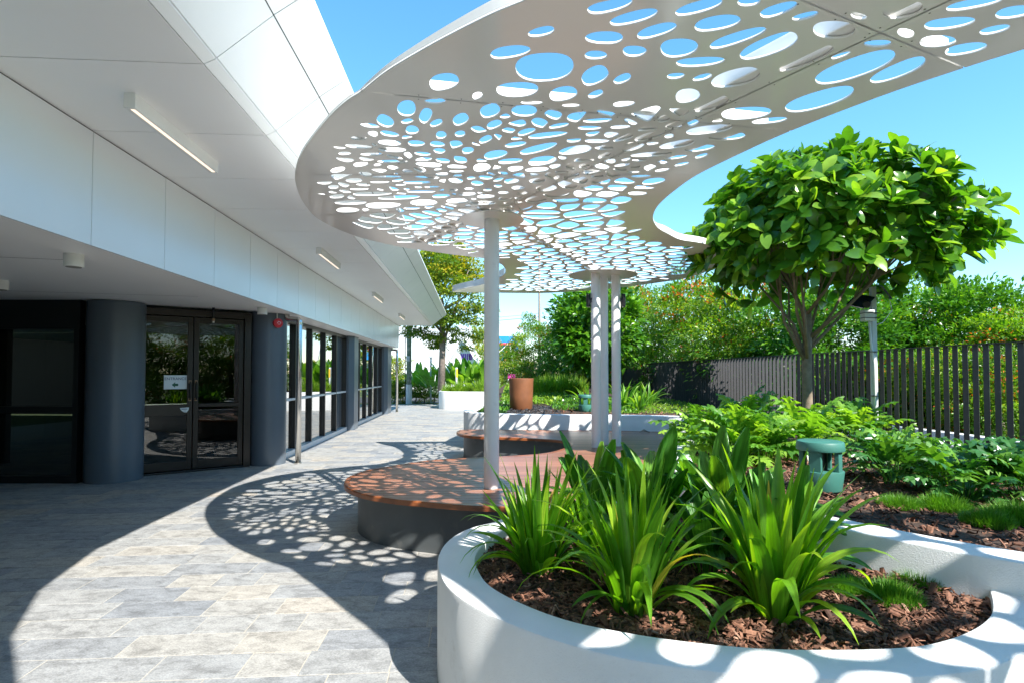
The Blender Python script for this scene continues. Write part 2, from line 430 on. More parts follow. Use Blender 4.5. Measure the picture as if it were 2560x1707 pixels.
M['yellowleaf'] = leaf_mat('yellow_leaf', [(0, (.07, .15, .02)), (.4, (.16, .25, .02)), (.8, (.33, .36, .03)), (1, (.45, .36, .04))], .45, .4, 'attr')
M['grass'] = leaf_mat('grass_blade', [(0, (.05, .16, .012)), (.6, (.10, .27, .02)), (1, (.2, .38, .04))], .5, .35, 'attr')
M['lime'] = leaf_mat('lime_blade', [(0, (.09, .22, .02)), (.6, (.2, .36, .03)), (1, (.34, .45, .05))], .45, .4, 'attr')

# ------------------------------------------------------------------ ground, road, terrace
gm, gn, gl_, gp = new_mat('ground_grass')
gg = gn.new('ShaderNodeNewGeometry'); gt = noise(gn, 0.8, 6, .7, gg.outputs['Position'], gl_)
gr = ramp(gn, [(.3, (.07, .11, .03)), (.6, (.13, .17, .05)), (.8, (.2, .2, .09))]); gl_.new(gt.outputs['Fac'], gr.inputs['Fac'])
gl_.new(gr.outputs[0], gp.inputs['Base Color']); gp.inputs['Roughness'].default_value = .95
S = 1500
setp(mobj('ground', [(-S, -S, -.06), (S, -S, -.06), (S, S, -.06), (-S, S, -.06)], [(0, 1, 2, 3)], gm), 'flat grassy ground stretching away beyond the terrace', None, None, 'structure')
def quadB(name, l0, l1, t0, t1, z, mat):
    return mobj(name, [bw(l0, t0, z), bw(l1, t0, z), bw(l1, t1, z), bw(l0, t1, z)], [(0, 1, 2, 3)], mat)
setp(quadB('road', -60, 60, 29.5, 37, -.045, M['asphalt']), 'dark asphalt street crossing behind the terrace', None, None, 'structure')
terr = setp(quadB('terrace_floor', -14, 6.0, -8, 27.4, -.0022, M['grout']), 'terrace paved with mottled grey and beige stone tiles', None, None, 'structure')
WLOC[terr.name] = Vector((0, 0, 0))
# paving tiles: rows across the building axis, random lengths
tiles = []
trow = -1.8; ROW = .247; GAP = .0058
rt = random.Random(3); ri = 0
while trow < 27.2:
    x = -10.2 - rt.random() * .6
    while x < 5.2:
        L = rt.choice([.30, .30, .60, .60, .60, .45])
        if -.12 < x < -.0 and trow < 30: pass
        tiles.append((x, x + L, trow, trow + ROW)); x += L
    trow += ROW
def tile_pts(T):
    a, b, c, d = T; h = GAP / 2
    return [bw(a + h, c + h), bw(b - h, c + h), bw(b - h, d - h), bw(a + h, d - h)]
def vis_area(T):
    P = tile_pts(T)
    if min(p.y for p in P) < 1.4: return 0
    q = [proj(p) for p in P]
    cu = sum(a[0] for a in q) / 4; cv = sum(a[1] for a in q) / 4
    if cu < -60 or cu > 1120 or cv > 1760: return 0
    lat, t = wb(P[0].x, P[0].y)
    if lat < -5 and t > 7.4: return 0
    return abs(area(q))
tiles.sort(key=vis_area, reverse=True)
def tile_geo(T, r):
    P = tile_pts(T); dz = r.uniform(-.0012, .0012); c = P[0] + P[2]; c = c / 2
    V = [(p.x, p.y, -.009) for p in P] + [(p.x, p.y, dz - .0012) for p in P]
    V += [(p.x + (c.x - p.x) * .006, p.y + (c.y - p.y) * .01, dz) for p in P]
    Fc = [(8, 9, 10, 11)] + [(i, (i + 1) % 4, 4 + (i + 1) % 4, 4 + i) for i in range(4)] + [(4 + i, 4 + (i + 1) % 4, 8 + (i + 1) % 4, 8 + i) for i in range(4)]
    return V, Fc
def add_tint(me, vals):
    a = me.color_attributes.new('tint', 'FLOAT_COLOR', 'POINT')
    arr = np.ones((len(me.vertices), 4), np.float32); arr[:, :3] = np.asarray(vals, np.float32).reshape(-1, 3) if np.ndim(vals) > 1 else np.repeat(np.asarray(vals, np.float32)[:, None], 3, 1)
    a.data.foreach_set('color', arr.ravel())
BV, BF, BT = [], [], []
for k, T in enumerate(tiles):
    V, Fc = tile_geo(T, rt); tv = (min(1, max(0, rt.gauss(.42, .27))), rt.random(), rt.random())
    if k < 300:
        o = mobj('paving_tile', V, Fc, M['tile'], terr); add_tint(o.data, [tv] * len(V))
    else:
        if wb(*V[0][:2])[0] < -8 and T[2] > 8: continue
        b0 = len(BV); BV += V; BF += [tuple(i + b0 for i in f) for f in Fc]; BT += [tv] * len(V)
o = mobj('paving_tile_field', BV, BF, M['tile'], terr); add_tint(o.data, BT); o['kind'] = 'stuff'

# ------------------------------------------------------------------ building
BL = thing('pavilion_building', 'white panelled building with deep folded roof overhang, grey columns and dark glass front', 'building', bw(-6, 10, 0))
T0, T1, STEP = 2.42, 22.3, 1.018
ZS, ZC, ZF = 3.353, 2.47, 2.47     # soffit, entrance ceiling, fascia bottom
LF, LE = -2.9, -1.62               # fascia plane, soffit edge
PG = .004
def slab4(name, P, thick_dir, mat, parent):
    V = [Vector(p) for p in P]; V += [v + Vector(thick_dir) for v in V]
    return mobj(name, V, [(0, 1, 2, 3), (7, 6, 5, 4)] + [(i, 4 + i, 4 + (i + 1) % 4, (i + 1) % 4) for i in range(4)], mat, parent)
k = 0; t = T0
inw = -bw(1, 0)
while t < T1 - .2:
    t2 = min(t + STEP, T1); a, b = t + PG, t2 - PG
    slab4('fascia_panel', [bw(LF, a, ZF), bw(LF, b, ZF), bw(LF, b, ZS - .012), bw(LF, a, ZS - .012)], inw * .02, M['fascia'], BL)
    slab4('soffit_panel', [bw(LF - .01, a, ZS), bw(LE, a, ZS), bw(LE, b, ZS), bw(LF - .01, b, ZS)], (0, 0, .02), M['soffit'], BL)
    slab4('edge_panel', [bw(LE + .008, a, ZS + .002), bw(LE + .075, a, ZS + .035), bw(LE + .075, b, ZS + .035), bw(LE + .008, b, ZS + .002)], (0, 0, .02), M['panel'], BL)
    slab4('verge_panel', [bw(LE + .083, a, ZS + .043), bw(-1.212, a, 3.668), bw(-1.212, b, 3.668), bw(LE + .083, b, ZS + .043)], (-.01, 0, .02), M['panel'], BL)
    slab4('verge_panel', [bw(-1.206, a, 3.674), bw(-1.03, a, 3.80), bw(-1.03, b, 3.80), bw(-1.206, b, 3.674)], (-.01, 0, .02), M['panel'], BL)
    t = t2
# dark backing behind the joints and the roof body
def prismB(name, prof, t0, t1, mat, parent):
    n_ = len(prof); V = [bw(a, t0, z) for a, z in prof] + [bw(a, t1, z) for a, z in prof]
    return mobj(name, V, [tuple(range(n_ - 1, -1, -1)), tuple(range(n_, 2 * n_))] + [(i, (i + 1) % n_, n_ + (i + 1) % n_, n_ + i) for i in range(n_)], mat, parent)
prismB('joint_backing', [(LF - .5, ZF + .05), (LF - .021, ZF + .03), (LF - .021, ZS + .014), (LE + .0, ZS + .02), (-1.06, 3.79), (-1.2, 3.86), (LF - .5, 3.86)], T0 + .01, T1 - .01, M['joint'], BL)
prismB('roof_deck', [(-1.045, 3.835), (-1.045, 3.865), (-14, 4.1), (-14, 3.87)], T0 + .01, T1, M['panel'], BL)
for (a, b, zz) in ((1.6, 4.95, 3.83), (1.6, 6.3, 3.808)):
    prismB('roof_capping', [(-1.035, zz), (-1.015, zz), (-1.015, zz + .06), (-1.3, zz + .06)], a, b, M['panel'], BL)
# end closure of the overhang
V = [bw(LF - .5, T1, ZF + .05), bw(LF, T1, ZF), bw(LF, T1, ZS), bw(LE, T1, ZS), bw(-1.03, T1, 3.80), bw(-1.1, T1, 3.9), bw(LF - .5, T1, 3.9)]
V += [v + bw(0, .02) for v in V]
mobj('end_panel', V, [tuple(range(6, -1, -1)), tuple(range(7, 14))] + [(i, (i + 1) % 7, 7 + (i + 1) % 7, 7 + i) for i in range(7)], M['panel'], BL)
# the part of the roof over and behind the viewer (out of frame, casts the curved shade)
rp = [(-1.03, T0), (-1.03, 1.95), (-.81, 1.01), (-.44, .30), (.03, -.27), (.6, -.9), (.9, -2.4), (.6, -5), (-34, -5), (-34, T0)]
extr('roof_wing', [tuple(bw(a, b)[:2]) for a, b in rp], 3.77, 3.80, M['panel'], BL)
rp = [(-14, T0), (LF, T0), (LF, -4), (-14, -4)]
extr('fascia_wing', [tuple(bw(a, b)[:2]) for a, b in rp], ZF + .003, 3.39, M['panel'], BL)
pts = [tuple(bw(a, b)[:2]) for a, b in ((-34, -4.2), (.2, -4.2), (.2, -4.0), (-34, -4.0))]
o = extr('reflection_dark_wall', pts, 0, 3.39, M['black'], BL)  # unseen wall added behind the viewer to darken what the left glass mirrors
# underside strip and ceiling
slab4('underside_strip', [bw(-3.32, T0, ZF + .004), bw(LF - .021, T0, ZF + .004), bw(LF - .021, T1 - .02, ZF + .004), bw(-3.32, T1 - .02, ZF + .004)], (0, 0, .03), M['soffit'], BL)
slab4('ceiling_panel', [bw(-14, T0, ZC + .03), bw(-3.324, T0, ZC + .03), bw(-3.324, T1 - .02, ZC + .03), bw(-14, T1 - .02, ZC + .03)], (0, 0, .04), M['soffit'], BL)
for q in (5.2, 7.6):
    a = bw(-7, q - .6, ZC + .0285); b = bw(-3.6, q, ZC + .0285); 
    mobj('ceiling_joint', [a, b, b + Vector((.0, .012, 0)), a + Vector((0, .012, 0))], [(0, 1, 2, 3)], M['joint'], BL)
# columns
def wloc(u, v, z=0): return px(u, v, z)
C1 = Vector((-5.62, 7.95, 0)); C2 = Vector((-4.07, 9.36, 0))
c = cyl('column', C1, .35, ZC + .02, M['col'], BL, n=64); c['label'] = 'round slate grey column left of the double door'
c = cyl('column', C2, .285, ZC + .02, M['col'], BL, n=64); c['label'] = 'round slate grey column with red alarm'
def colB(lat0, lat1, t0, t1):
    pts = [tuple(bw(a, b)[:2]) for a, b in ((lat0, t0), (lat1 - .12, t0), (lat1, t0 + .12), (lat1, t1 - .12), (lat1 - .12, t1), (lat0, t1))]
    return extr('column', pts, 0, ZC, M['col'], BL)
colB(-3.8, -3.12, 14.98, 15.75); colB(-3.8, -3.10, 20.75, 21.9)
# window bays along the axis
LW = -3.36
def win_bay(t0, t1, npan):
    fr = M['black']; rz = BA
    def bar(a0, a1, z0, z1, dep=.09, mat=fr, nm='window_mullion', out=.0):
        cc = bw(LW + out, (a0 + a1) / 2, (z0 + z1) / 2)
        box(nm, cc, (dep, a1 - a0, z1 - z0), mat, BL, rz=BA)
    st = (t1 - t0) / npan
    bar(t0, t1, .0, .10, .14, M['greysteel'], 'window_sill', .02)
    bar(t0, t1, 2.40, 2.47, .1, M['black'], 'window_head')
    for i in range(npan + 1):
        tt = t0 + i * st; bar(tt - .03, tt + .03, .10, 2.40, .12)
    for i in range(npan):
        a, b = t0 + i * st + .03, t0 + (i + 1) * st - .03
        bar(a, b, 1.00, 1.04, .10, M['greysteel'], 'window_rail', .01)
        for z0, z1 in ((.10, 1.0), (1.04, 2.40)):
            slab4('window_pane', [bw(LW, a, z0), bw(LW, b, z0), bw(LW, b, z1), bw(LW, a, z1)], inw * .008, M['glass'], BL)
win_bay(9.72, 14.98, 5); win_bay(15.75, 20.75, 5)
# interior shell: floor, back walls, blinds
setd = lambda o, s: o
mobj('interior_floor', [bw(-3.4, 9.6, .004), bw(-12, 6.2, .004), bw(-12, 22, .004), bw(-3.4, 22, .004)], [(0, 1, 2, 3)], M['interior'], BL)
slab4('interior_wall', [bw(-9, 6.9, 0), bw(-9, 22, 0), bw(-9, 22, 2.5), bw(-9, 6.9, 2.5)], inw * .1, M['interior'], BL)
slab4('interior_wall', [bw(-9, 22, 0), bw(-3.4, 22, 0), bw(-3.4, 22, 2.5), bw(-9, 22, 2.5)], (0, .1, 0), M['interior'], BL)
slab4('interior_wall', [bw(-9, 12.5, 0), bw(-5, 12.5, 0), bw(-5, 12.5, 2.5), bw(-9, 12.5, 2.5)], (0, .1, 0), M['interior'], BL)
box('end_wall', bw(-9.5, 6.6, 1.25), (3, .1, 2.5), M['joint'], BL, rz=BA)
# left glazed front
def glazed_front():
    y0 = 7.72; xa, xb = -9.2, -5.93; d = Vector((0, 0, 0))
    P = part_empty('glazed_front', BL, (xa, y0, 0))
    box('frame_rail', ((xa + xb) / 2, y0, 2.30), (xb - xa, .10, .40), M['black'], P)
    box('frame_rail', ((xa + xb) / 2, y0, .05), (xb - xa, .10, .10), M['black'], P)
    box('frame_rail', ((xa + xb) / 2, y0, 1.0), (xb - xa, .09, .09), M['black'], P)
    for x in (-5.97, -7.25, -8.5):
        box('frame_mullion', (x, y0, 1.1), (.07, .11, 2.0), M['black'], P)
    for (x0, x1) in ((-7.215, -6.005), (-8.465, -7.285)):
        for z0, z1 in ((.1, .955), (1.045, 2.1)):
            box('glass_pane', ((x0 + x1) / 2, y0, (z0 + z1) / 2), (x1 - x0, .008, z1 - z0), M['glass'], P)
glazed_front()
# double entrance door
D1 = Vector((-5.52, 8.16, 0)); D2 = Vector((-4.30, 9.08, 0)); dd = (D2 - D1); DL = dd.length; dn = dd.normalized()
dout = Vector((dn.y, -dn.x, 0)); drz = math.atan2(dn.y, dn.x)
def dpt(s, z, o=0): return D1 + dn * s + dout * o + Vector((0, 0, z))
DF = part_empty('door_frame', BL, D1)
def dbar(nm, s0, s1, z0, z1, dep, mat, par, o=0, bev=.004): return box(nm, dpt((s0 + s1) / 2, (z0 + z1) / 2, o), (s1 - s0, dep, z1 - z0), mat, par, rz=drz, bevel=bev)
dbar('jamb', -.02, .05, 0, 2.46, .14, M['bronze'], DF); dbar('jamb', DL - .05, DL + .05, 0, 2.46, .14, M['bronze'], DF)
dbar('head', .05, DL - .05, 2.36, 2.46, .14, M['bronze'], DF); dbar('threshold', .05, DL - .05, 0, .03, .14, M['black'], DF)
mid = DL / 2
for s0, s1, hs_ in ((.055, mid - .006, 1), (mid + .006, DL - .055, 0)):
    D = part_empty('door_leaf', BL, dpt(s0, 0))
    dbar('stile', s0, s0 + .07, .04, 2.35, .05, M['bronze'], D); dbar('stile', s1 - .07, s1, .04, 2.35, .05, M['bronze'], D)
    dbar('rail', s0 + .07, s1 - .07, .04, .17, .05, M['bronze'], D); dbar('rail', s0 + .07, s1 - .07, 2.27, 2.35, .05, M['bronze'], D)
    z0, z1 = (.86, 1.03) if hs_ else (.98, 1.03)
    dbar('rail', s0 + .07, s1 - .07, z0, z1, .05, M['bronze'], D)
    if hs_: dbar('bright_strip', s0 + .07, s1 - .07, 1.031, 1.043, .052, M['steel'], D, bev=0)
    dbar('glass_pane', s0 + .07, s1 - .07, .17, z0, .008, M['glass'], D, bev=0)
    dbar('glass_pane', s0 + .07, s1 - .07, 1.045, 2.27, .008, M['glass'], D, bev=0)
    hx = s1 - .035 if hs_ else s0 + .035
    for zz in (1.10, 1.37): dbar('handle_plate', hx - .018, hx + .018, zz - .022, zz + .022, .03, M['tan'], D, o=.035)
    V, Fc = tube_geo([dpt(hx, 1.10, .05), dpt(hx, 1.10, .075), dpt(hx, 1.37, .075), dpt(hx, 1.37, .05)], .011, 8)
    mobj('handle', V, Fc, M['bronze'], D, smooth=True)
# wall infill above / beside
dbar('infill_panel', -.25, -.02, 0, 2.5, .05, M['black'], DF, o=-.06)
# reception desk seen through the glass, inside
RD = thing('reception_desk', 'tan reception desk inside, behind the lower glass of the double door', 'desk', (-5.2, 10.6, 0))
box('front_panel', (-4.95, 10.3, .4), (1.7, .08, .8), M['desk'], RD, rz=.35, bevel=.01)
box('worktop', (-5.05, 10.55, .83), (1.9, .7, .06), M['desk'], RD, rz=.35, bevel=.01)
box('side_panel', (-4.3, 10.85, .4), (.06, .6, .8), M['desk'], RD, rz=.35, bevel=.01)

# signs on the door
def text_obj(name, s, size, mat, loc, rot, parent=None, extr_=.0006):
    cu = bpy.data.curves.new(name, 'FONT'); cu.body = s; cu.size = size; cu.align_x = 'CENTER'; cu.align_y = 'CENTER'; cu.extrude = extr_
    tmp = bpy.data.objects.new('tmp', cu); COL.objects.link(tmp)
    dg = bpy.context.evaluated_depsgraph_get(); me = bpy.data.meshes.new_from_object(tmp.evaluated_get(dg))
    bpy.data.objects.remove(tmp); me.materials.clear(); me.materials.append(mat); me.name = name
    o = link(name, me, parent); base = WLOC[parent.name] if parent else Vector((0, 0, 0))
    o.location = Vector(loc) - base; o.rotation_euler = rot; return o
DS = thing('entrance_sign', 'white paper notice reading ENTRANCE with an arrow on the left door leaf', 'sign', dpt(.52, 1.27, .02))
paper = paint('paper', (.72, .75, .75), .6)
dbar('paper', .385, .685, 1.26, 1.47, .002, paper, DS, o=.008, bev=0)
trot = (R(90), 0, drz)
text_obj('lettering', 'ENTRANCE', .056, M['ink'], dpt(.535, 1.415, .0105), trot, DS)
ga = paint('arrow_green', (.02, .11, .06), .6)
ar = [(-.05, 0), (-.005, .04), (-.005, .018), (.035, .018), (.035, -.018), (-.005, -.018), (-.005, -.04)]
mobj('arrow', [dpt(.535 + a, 1.325 + b, .0108) for a, b in ar], [tuple(range(7))], ga, DS)
ST = thing('door_sticker', 'small white shield sticker on the door mid rail', 'sticker', dpt(.66, .94, .03))
sh = [(-.06, .03), (.06, .035), (.055, -.005), (.03, -.04), (-.01, -.035), (-.045, -.005)]
mobj('badge', [dpt(.655 + a, .945 + b, .0285) for a, b in sh], [tuple(range(6))], paper, ST)
dbar('print_band', .615, .695, .952, .962, .001, M['ink'], ST, o=.0295, bev=0); dbar('print_band', .64, .68, .925, .931, .001, M['ink'], ST, o=.0295, bev=0)
# camera stub over the door
CS = thing('door_camera', 'small black camera hanging from the ceiling above the double door', 'camera', dpt(1.0, 2.5, .25))
p0 = dpt(1.0, 2.49, .22)
cyl('stem', p0 + Vector((0, 0, -.16)), .016, .17, M['black'], CS, n=16); cyl('lens_ring', p0 + Vector((0, 0, -.20)), .022, .04, M['tan'], CS, n=16); cyl('lens', p0 + Vector((0, 0, -.225)), .016, .025, M['plastic'], CS, n=16)
# fire alarm
FA = thing('fire_alarm', 'round red fire alarm sounder on the column beside the double door', 'alarm', (0, 0, 0))
fd = Vector((.75, -.66, 0)).normalized(); fc = C2 + fd * .285 + Vector((0, 0, 2.31))
def disc_at(name, c, d, r, h, mat, par, n=32, r2=None):
    bm = bmesh.new(); bmesh.ops.create_cone(bm, cap_ends=True, segments=n, radius1=r, radius2=r if r2 is None else r2, depth=h)
    bmesh.ops.rotate(bm, cent=(0, 0, 0), matrix=d.to_track_quat('Z', 'Y').to_matrix(), verts=bm.verts)
    bmesh.ops.translate(bm, vec=c + d * h / 2, verts=bm.verts); return bmobj(name, bm, mat, par, smooth=True, angle=40)
disc_at('base', fc - fd * .02, fd, .070, .04, M['red'], FA); disc_at('sounder', fc + fd * .02, fd, .076, .03, M['red'], FA); disc_at('dome', fc + fd * .05, fd, .07, .02, M['red'], FA, r2=.045)
for a in range(6):
    q = fc + fd * .0705 + Vector((-fd.y, fd.x, 0)) * .024 * math.cos(a * 1.05) + Vector((0, 0, .024 * math.sin(a * 1.05)))
    disc_at('slot', q, fd, .006, .002, M['plastic'], FA, n=8)
cyl('conduit', fc + Vector((0, 0, .06)), .008, .12, M['plastic'], FA, n=10)
# lights
for i, tt in enumerate((3.82, 8.4, 13.0, 17.6)):
    lab = ['long white linear light on the soffit nearest the viewer', 'second linear light along the soffit, glowing warm', 'third linear light along the soffit, far down the building', 'farthest small linear light near the end of the soffit'][i]
    L = thing('linear_light', lab, 'light', bw(-2.27, tt, ZS), 'linear lights under the soffit')
    box('housing', bw(-2.27, tt + .62, ZS - .05), (.075, 1.22, .10), M['plastic'], L, rz=BA, bevel=.003)
    box('diffuser', bw(-2.262, tt + .62, ZS - .1005), (.026, 1.17, .004), M['strip'], L, rz=BA)
for (P, lab) in ((px(185, 638, ZF), 'white round downlight under the eaves at upper left'), (px(656, 770, ZF), 'white round downlight above the column with the alarm'), (px(2, 702, ZC + .03), 'white round downlight at the left edge of the picture')):
    L = thing('downlight', lab, 'light', P, 'surface mounted downlights')
    cyl('housing', P + Vector((0, 0, -.10)), .07, .105, M['plastic'], L, n=40, bevel=.003); cyl('lens', P + Vector((0, 0, -.103)), .055, .005, M['interior'], L, n=32)
# downpipes
for (P, lab) in ((px(745, 1158, 0), 'shiny steel downpipe beside the first window bay'), (px(992, 1029, 0), 'steel downpipe at the far end of the building')):
    L = thing('downpipe', lab, 'pipe', P, 'steel downpipes')
    tube('pipe', [P, P + Vector((0, 0, 2.36)), P + Vector((-.02, 0, 2.385)), P + Vector((-.19, -.01, 2.40)), P + Vector((-.21, -.01, 2.42)), P + Vector((-.21, -.01, 2.475))], .047, M['steel'], L, n=20)
    cyl('flange', P, .06, .02, M['steel'], L, n=24); cyl('collar', P + Vector((0, 0, 2.30)), .052, .04, M['steel'], L, n=24)

# ------------------------------------------------------------------ canopy
ZK = 2.93
def kp(u, v): p_ = px(u, v, ZK); return (p_.x, p_.y)
def r3(x, y): return kp(700 + x / 2.351, y / 2.351)
def r4(x, y): return kp(1560 + x / 2.351, y / 2.351)
oc = [r3(*q) for q in ((1455, 0), (1250, 85), (1000, 210), (800, 320), (620, 430), (475, 545), (400, 592), (300, 680), (200, 800), (130, 900), (95, 990), (88, 1050), (100, 1110), (130, 1180), (200, 1270), (290, 1325), (380, 1365), (480, 1400), (600, 1430), (720, 1455), (850, 1475))]
oc += [kp(*q) for q in ((1130, 637), (1181, 643), (1215, 648), (1248, 659), (1260, 668), (1264, 678), (1256, 690), (1208, 711), (1159, 722), (1131, 729.5), (1150, 731.5), (1250, 733), (1356, 733.5), (1444, 729), (1512, 724), (1580, 716), (1648, 707), (1700, 699), (1735, 691), (1765, 680), (1786, 663), (1790, 642), (1784, 624), (1768, 613), (1743, 607), (1700, 600), (1671, 586), (1645, 571), (1633, 550), (1636, 530), (1651, 508), (1688, 476), (1743, 438), (1850, 385), (1977, 328), (2200, 242), (2406, 172), (2560, 124))]
oc += [(2.42, 2.28), (2.75, 2.09), (3.4, 1.85), (4.4, 1.72), (5.4, 1.2), (6.0, .2), (5.9, -1.1), (4.9, -2.1), (3.4, -2.3), (2.35, -1.5), (1.85, -.45), (1.42, .45), (1.1, .92), (.78, 1.30), (.52, 1.62), (.3, 1.87), (.17, 2.02)]
TIPI = 21 + 10
OUT = []
# smooth everywhere but keep the pointed tip sharp
ocl = oc[TIPI:] + oc[:TIPI]
OUT = spline(ocl + [ocl[0]], per=5, closed=False)[:-1]
if area(OUT) < 0: OUT = OUT[::-1]
H3 = [(1940,40,140,38,12),(2080,105,150,38,14),(2215,183,125,38,16),(1535,190,82,30,12),(1355,308,132,42,8),(1905,225,115,40,0),(1857,327,68,28,0),(2085,305,72,35,0),(1555,398,190,95,3),(1850,447,85,55,25),(2012,467,56,28,22),(965,483,90,52,10),(1395,530,132,48,2),(1665,553,85,44,10),(1855,557,48,22,20),(1160,565,32,22,20),(1480,607,68,11,0),(1710,622,55,10,0),(2022,614,66,17,5),
(743,640,56,50,0),(912,600,65,16,0),(855,683,36,50,-25),(620,715,55,36,-25),(918,727,40,22,22),(1062,705,50,36,25),(1235,655,62,42,15),(1435,655,78,36,0),(778,767,40,28,-5),(645,790,58,17,-10),(948,797,32,25,0),(1058,790,32,20,5),(1260,735,48,26,20),(462,815,50,13,0),(643,842,70,17,-5),(802,846,52,19,-3),(1208,823,42,22,22),(1450,778,56,20,16),(1640,742,62,15,10),(1575,797,120,19,6),(1868,712,90,14,3),(1820,755,72,13,0),(2002,749,62,12,3),(465,865,85,13,-5),(660,883,85,15,-3),(382,905,40,11,0),(540,910,70,10,0),(838,907,50,12,-5),(937,890,36,17,-5),(1105,888,36,22,5),(1385,853,66,17,8),(1520,877,116,24,14),(1735,885,100,26,8),(1865,832,75,13,0),(1268,912,72,27,10),(475,970,45,15,5),(662,953,94,11,0),(957,947,44,15,-8),(1355,950,74,17,5),(1543,948,86,28,8),(875,971,80,15,-4),(340,1002,45,17,10),(1187,987,52,26,5),(1510,1000,72,14,3),(1038,1010,45,8,0),(1655,1013,42,7,0),
(435,1063,50,14,0),(630,1043,95,8,0),(862,1047,78,10,-2),(805,1076,86,10,0),(588,1073,60,8,0),(315,1102,32,13,0),(468,1115,60,7,0),(545,1142,120,13,1),(335,1157,45,13,3),(895,1103,48,7,0),(1033,1065,44,15,-6),(1160,1080,38,15,-5),(1210,1047,45,12,-4),(1282,1097,26,9,-3),(1020,1120,26,9,0),(1112,1112,28,8,0),(1220,1120,26,8,0),(1100,1143,52,11,2),(830,1130,90,8,0),(948,1155,54,13,2),(700,1164,130,13,2),(1362,1067,46,15,4),(1210,1157,54,12,2),(415,1193,104,15,0),(608,1210,115,20,1),(845,1193,82,19,0),(1046,1183,72,16,2),(1188,1195,84,12,1),(1325,1170,42,12,2),(1313,1135,32,9,0),(1400,1105,40,12,2),(1425,1137,32,11,2),(1510,1065,48,16,4),(400,1237,70,15,0),(775,1228,52,7,0)]
H4 = [(440,45,148,38,15),(735,15,70,28,5),(910,60,118,36,18),(1065,98,82,22,14),(550,138,142,46,10),(670,225,180,36,18),(850,275,185,56,20),(325,285,114,58,5),(450,367,148,30,4),(305,450,54,19,5),(460,458,60,19,14),(375,565,74,43,8),(655,460,150,52,13),(510,615,112,36,18),(1070,350,180,36,23),(1235,178,128,54,0),(1275,330,62,15,18),(1490,260,84,23,2),(1360,400,256,62,19),(1610,418,180,44,22),(1150,588,216,52,16),(720,668,152,38,4),(855,712,108,18,6),(1380,98,50,20,-12),(1640,65,126,46,12),(1655,198,52,28,-12),(1845,245,110,36,3),(2010,290,130,34,10),(1915,140,156,36,7),(2180,178,95,25,12),(2060,25,175,30,10),(2290,75,112,38,9),
(500,765,140,26,7),(605,805,112,24,4),(310,852,106,22,10),(445,875,92,20,7),(160,910,126,14,4),(305,928,72,12,7),(455,920,40,12,16),(340,968,45,10,12),(225,1003,45,9,8),(55,1015,42,7,0),(100,1040,62,9,2),(175,1068,70,20,8),(80,1140,58,11,0),(150,803,95,22,14),(265,803,28,14,8),(55,872,70,18,16),(95,945,52,7,0)]
holes = []
def ell(fn, e, k=.97):
    cx, cy, rx, ry, an = e; a = math.radians(an); out = []
    for i in range(26):
        th = 2 * math.pi * i / 26; ct, st_ = math.cos(th), math.sin(th)
        q = 2.35; X = rx * k * math.copysign(abs(ct) ** (2 / q), ct); Y = ry * k * math.copysign(abs(st_) ** (2 / q), st_)
        # a little pebble-like asymmetry
        Y *= 1 + .12 * math.sin(cx) * ct; X *= 1 + .08 * math.cos(cy) * st_
        out.append(fn(cx + X * math.cos(a) + Y * math.sin(a), cy - X * math.sin(a) + Y * math.cos(a)))
    return out
for e in H3: holes.append(ell(r3, e))
for e in H4: holes.append(ell(r4, e))
def cen(poly): return (sum(p[0] for p in poly) / len(poly), sum(p[1] for p in poly) / len(poly))
def shrink(poly, k): c = cen(poly); return [(c[0] + (p[0] - c[0]) * k, c[1] + (p[1] - c[1]) * k) for p in poly]
def grow(poly, d):
    c = cen(poly); o = []
    for p in poly:
        v = Vector((p[0] - c[0], p[1] - c[1])); L = v.length; o.append((p[0] + v.x / L * d, p[1] + v.y / L * d))
    return o
INN = offset_in(OUT, .05)
# all seams are solid strips: centre lines in plan
SEAMS = {'L1': (kp(1291, 506), kp(2379, 0)), 'L2': (kp(1266, 557), kp(1500, 690)), 'S0': (kp(2002, 0), kp(2415, 172)), 'SA': (kp(900, 230), kp(1977, 328)), 'SB': (kp(777, 438), kp(1743, 438)), 'SC': (kp(785, 540), kp(1210, 517)), 'SE': (kp(1130, 645), kp(1645, 575))}
holes = [h for h in holes if all(inside(p, OUT) for p in h)]
traced = [grow(h, .016) for h in holes]; traced2 = [grow(h, .035) for h in holes]
# procedural rest
rh = random.Random(11)
def in_traced_zone(p):
    u, v = proj((p[0], p[1], ZK))
    if p[1] < 2.0 or v < 0 or u > 2560: return False
    if u < 1300: return v < 520 - .03 * (u - 1200)
    return v < 440 - (u - 1300) * .01
xs = [p[0] for p in OUT]; ys = [p[1] for p in OUT]
sites = [cen(h) for h in holes]; proc0 = len(sites)
INS = offset_in(OUT, .14)
P1 = (px(1229, 545, ZK).x, 5.18); P2 = Vector((1.33, 8.15))
def spac(p): return .152 + .03 * math.sin(p[0] * 3.1) * math.cos(p[1] * 2.3) if p[1] > 2.1 else .21
def stretch(p, q):   # swirling anisotropic distance
    th = .9 * math.sin(p[0] * 1.1 + p[1] * .6); dx, dy = q[0] - p[0], q[1] - p[1]
    a = dx * math.cos(th) + dy * math.sin(th); b = -dx * math.sin(th) + dy * math.cos(th)
    return math.hypot(a / 1.28, b * 1.18)
